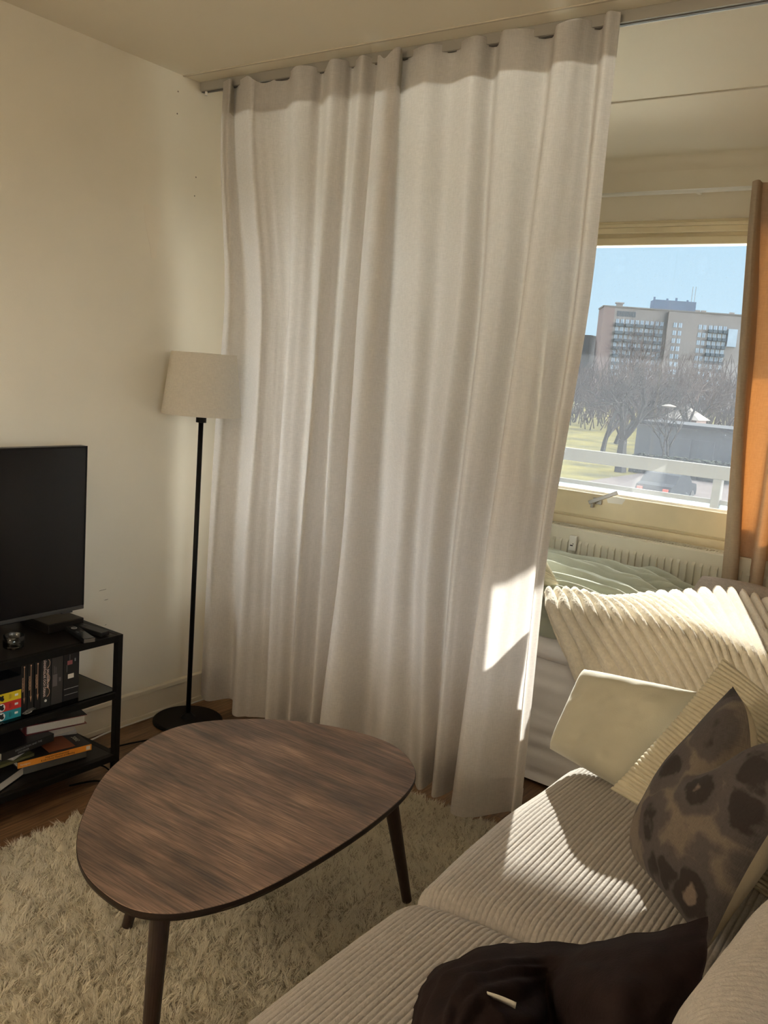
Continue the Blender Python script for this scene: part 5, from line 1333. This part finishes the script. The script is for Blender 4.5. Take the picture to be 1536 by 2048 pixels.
# bare trees
def tree(loc, h_, spread, seed, label, tw, depth=7, trunk_r=0.22, fork=3, tmat=None):
    r = random.Random(seed)
    t_o = thing('bare_tree', label, 'tree', loc, 'bare trees outside the window')
    trunk = MB(); crown = MB()
    def grow(p, d, L_, rad, lv):
        n = 3
        pts_ = [p]; q_ = p
        dd = d.copy()
        for i in range(n):
            dd = (dd + Vector((r.uniform(-.16, .16), r.uniform(-.16, .16), r.uniform(-.03, .10)))).normalized()
            q_ = q_ + dd * L_ / n
            pts_.append(q_)
        rr = [rad * (1 - 0.35 * i / n) for i in range(n + 1)]
        (trunk if lv <= 1 else crown).tube(pts_, rr, 5 if lv <= 2 else 3)
        if lv >= depth: return
        k = fork if lv > 0 else fork + 2
        for i in range(k):
            a = r.uniform(0, 6.283)
            tilt = r.uniform(0.35, 0.95) * spread
            o_ = dd.orthogonal().normalized(); o2 = dd.cross(o_)
            nd = (dd * math.cos(tilt) + (o_ * math.cos(a) + o2 * math.sin(a)) * math.sin(tilt))
            nd = (nd + Vector((0, 0, 0.10))).normalized()
            st = pts_[-1] if i < 2 else pts_[r.randint(1, n)]
            grow(st, nd, L_ * r.uniform(0.62, 0.82), rad * 0.54, lv + 1)
    grow(Vector(loc), Vector((r.uniform(-.08, .08), 0, 1)).normalized(), h_ * 0.24, trunk_r, 0)
    trunk.build('trunk', M['bark'] if tmat is None else tmat, t_o)
    crown.build('crown', tw, t_o)
    return t_o
tree((-17.6, 56, GZ), 9.2, 1.0, 3, 'bare tree with a stout forked trunk on the lawn left of the pale shed', M['bark'], 7, 0.42, 3)
tree((-23.6, 68, GZ), 15.0, 0.8, 5, 'tall bare reddish tree at the left beside the curtain edge, before the block gable', M['twig'], 7, 0.22, 3)
tree((-15.9, 60, GZ), 9.0, 0.75, 8, 'slim bare tree standing directly before the pale shed', M['bark'], 7, 0.13, 3)
tree((-20.0, 78, GZ), 11.0, 0.95, 12, 'bare tree behind the pale shed, below the centre of the block', M['twig'], 7, 0.25, 3)
tree((-13.6, 72, GZ), 10.0, 0.95, 17, 'bare tree at the right behind the shed roof end', M['bark'], 7, 0.25, 3)
tree((-28.5, 84, GZ), 12.0, 0.95, 23, 'bare tree far left behind the stout forked one', M['twig'], 7, 0.25, 3)
tree((-24.5, 96, GZ), 12.0, 1.0, 29, 'furthest bare tree in front of the apartment block', M['twig'], 7, 0.25, 3)
# tree line further back: uncountable thicket
tl = MB(); r = random.Random(99)
for k in range(4200):
    x_ = r.uniform(-75, -14); y_ = r.uniform(100, 150)
    z0 = GZ + r.uniform(0, 6.5)
    hh = r.uniform(1.5, 4.5)
    dx = r.uniform(-1.6, 1.6)
    tl.tube([(x_, y_, z0), (x_ + dx * .4, y_, z0 + hh * .5), (x_ + dx, y_ + .2, z0 + hh)], [0.09, 0.06, 0.02], 3)
o = tl.build('thicket', M['twig']); tag(o, 'dense belt of bare thicket between the near trees and the block', 'thicket', kind='stuff')

# pale shed with low roof, small house with hipped roof behind it
sdh = thing('shed', 'long pale boarded shed with flat grey roof behind the railing', 'shed', (-15, 62, GZ))
MB().box((-18.9, 62, GZ), (-8.0, 68, -0.85)).build('walls', M['garage'], sdh)
MB().box((-19.2, 61.6, -0.85), (-7.7, 68.4, -0.62)).build('roof', M['roofgrey'], sdh)
for x_ in (-18.0, -16.4, -14.8):
    MB().box((x_, 61.93, GZ + 0.1), (x_ + 1.4, 62.0, GZ + 2.3)).build('door', M['garage'], sdh)
ph_ = thing('house', 'small house with a pale pyramid roof rising behind the shed', 'house', (-20, 84, GZ))
MB().box((-23.6, 82.4, GZ), (-20.6, 85.6, -0.85)).build('walls', M['gable'], ph_)
m_ = MB(); m_.add([(-23.9, 82.1, -0.85), (-20.3, 82.1, -0.85), (-20.3, 85.9, -0.85), (-23.9, 85.9, -0.85), (-22.1, 84, 0.40)], [(0, 1, 4), (1, 2, 4), (2, 3, 4), (3, 0, 4), (3, 2, 1, 0)])
m_.build('roof', M['roofedge'], ph_)
# hedge, car, street lamp
hg = MB(); r = random.Random(4)
for k in range(900):
    x_ = r.uniform(-17.2, -9); y_ = r.uniform(57.2, 58.6); z0 = GZ + r.uniform(0, 1.0)
    s_ = r.uniform(0.12, 0.3)
    hg.obox((x_, y_, z0), (s_, r.uniform(-.1, .1), r.uniform(-.1, .1)), (r.uniform(-.1, .1), s_, 0), (0, r.uniform(-.1, .1), s_))
o = hg.build('hedge', M['hedge']); tag(o, 'low dark leafless hedge in front of the shed', 'hedge')
car = thing('car', 'dark parked car with red tail lights before the hedge', 'car', (-10.6, 43.5, GZ))
m_ = MB()
prof = [(-2.1, 0.35), (-2.15, 0.75), (-2.0, 0.95), (-1.5, 1.05), (-0.9, 1.45), (0.6, 1.47), (1.2, 1.0), (2.0, 0.9), (2.15, 0.6), (2.1, 0.35)]
v = [(-10.6 + sy * 0.85, 43.5 + y_, GZ + 0.03 + z_) for sy in (-1, 1) for y_, z_ in prof]
n = len(prof)
f = [tuple(range(n)), tuple(range(n, 2 * n))[::-1]] + [(i, n + i, n + (i + 1) % n, (i + 1) % n) for i in range(n)]
m_.add(v, f); m_.build('car_body', M['carpaint'], car)
for sx_2 in (-1, 1):
    MB().box((-10.6 + sx_2 * 0.62 - 0.12, 41.30, GZ + 0.72), (-10.6 + sx_2 * 0.62 + 0.12, 41.38, GZ + 0.88)).build('tail_light', M['taillight'], car)
    for y_ in (42.1, 44.9):
        MB().cyl((-10.6 + sx_2 * 0.72, y_, GZ + 0.34), (-10.6 + sx_2 * 0.88, y_, GZ + 0.34), 0.31, n=18).build('wheel', M['blackplastic'], car)
sl = thing('street_lamp', 'slim street lamp with a flat round head before the shed', 'street lamp', (-13.05, 50, GZ))
MB().cyl((-13.05, 50, GZ), (-13.05, 50, 0.72), 0.05, 0.035, 8).build('pole', M['bark'], sl)
MB().lathe((-13.05, 50, 0.70), [(0.05, 0.12), (0.38, 0.03), (0.40, 0.0), (0.3, -0.05), (0.04, -0.08)], 20).build('lamp_head', M['roofedge'], sl)
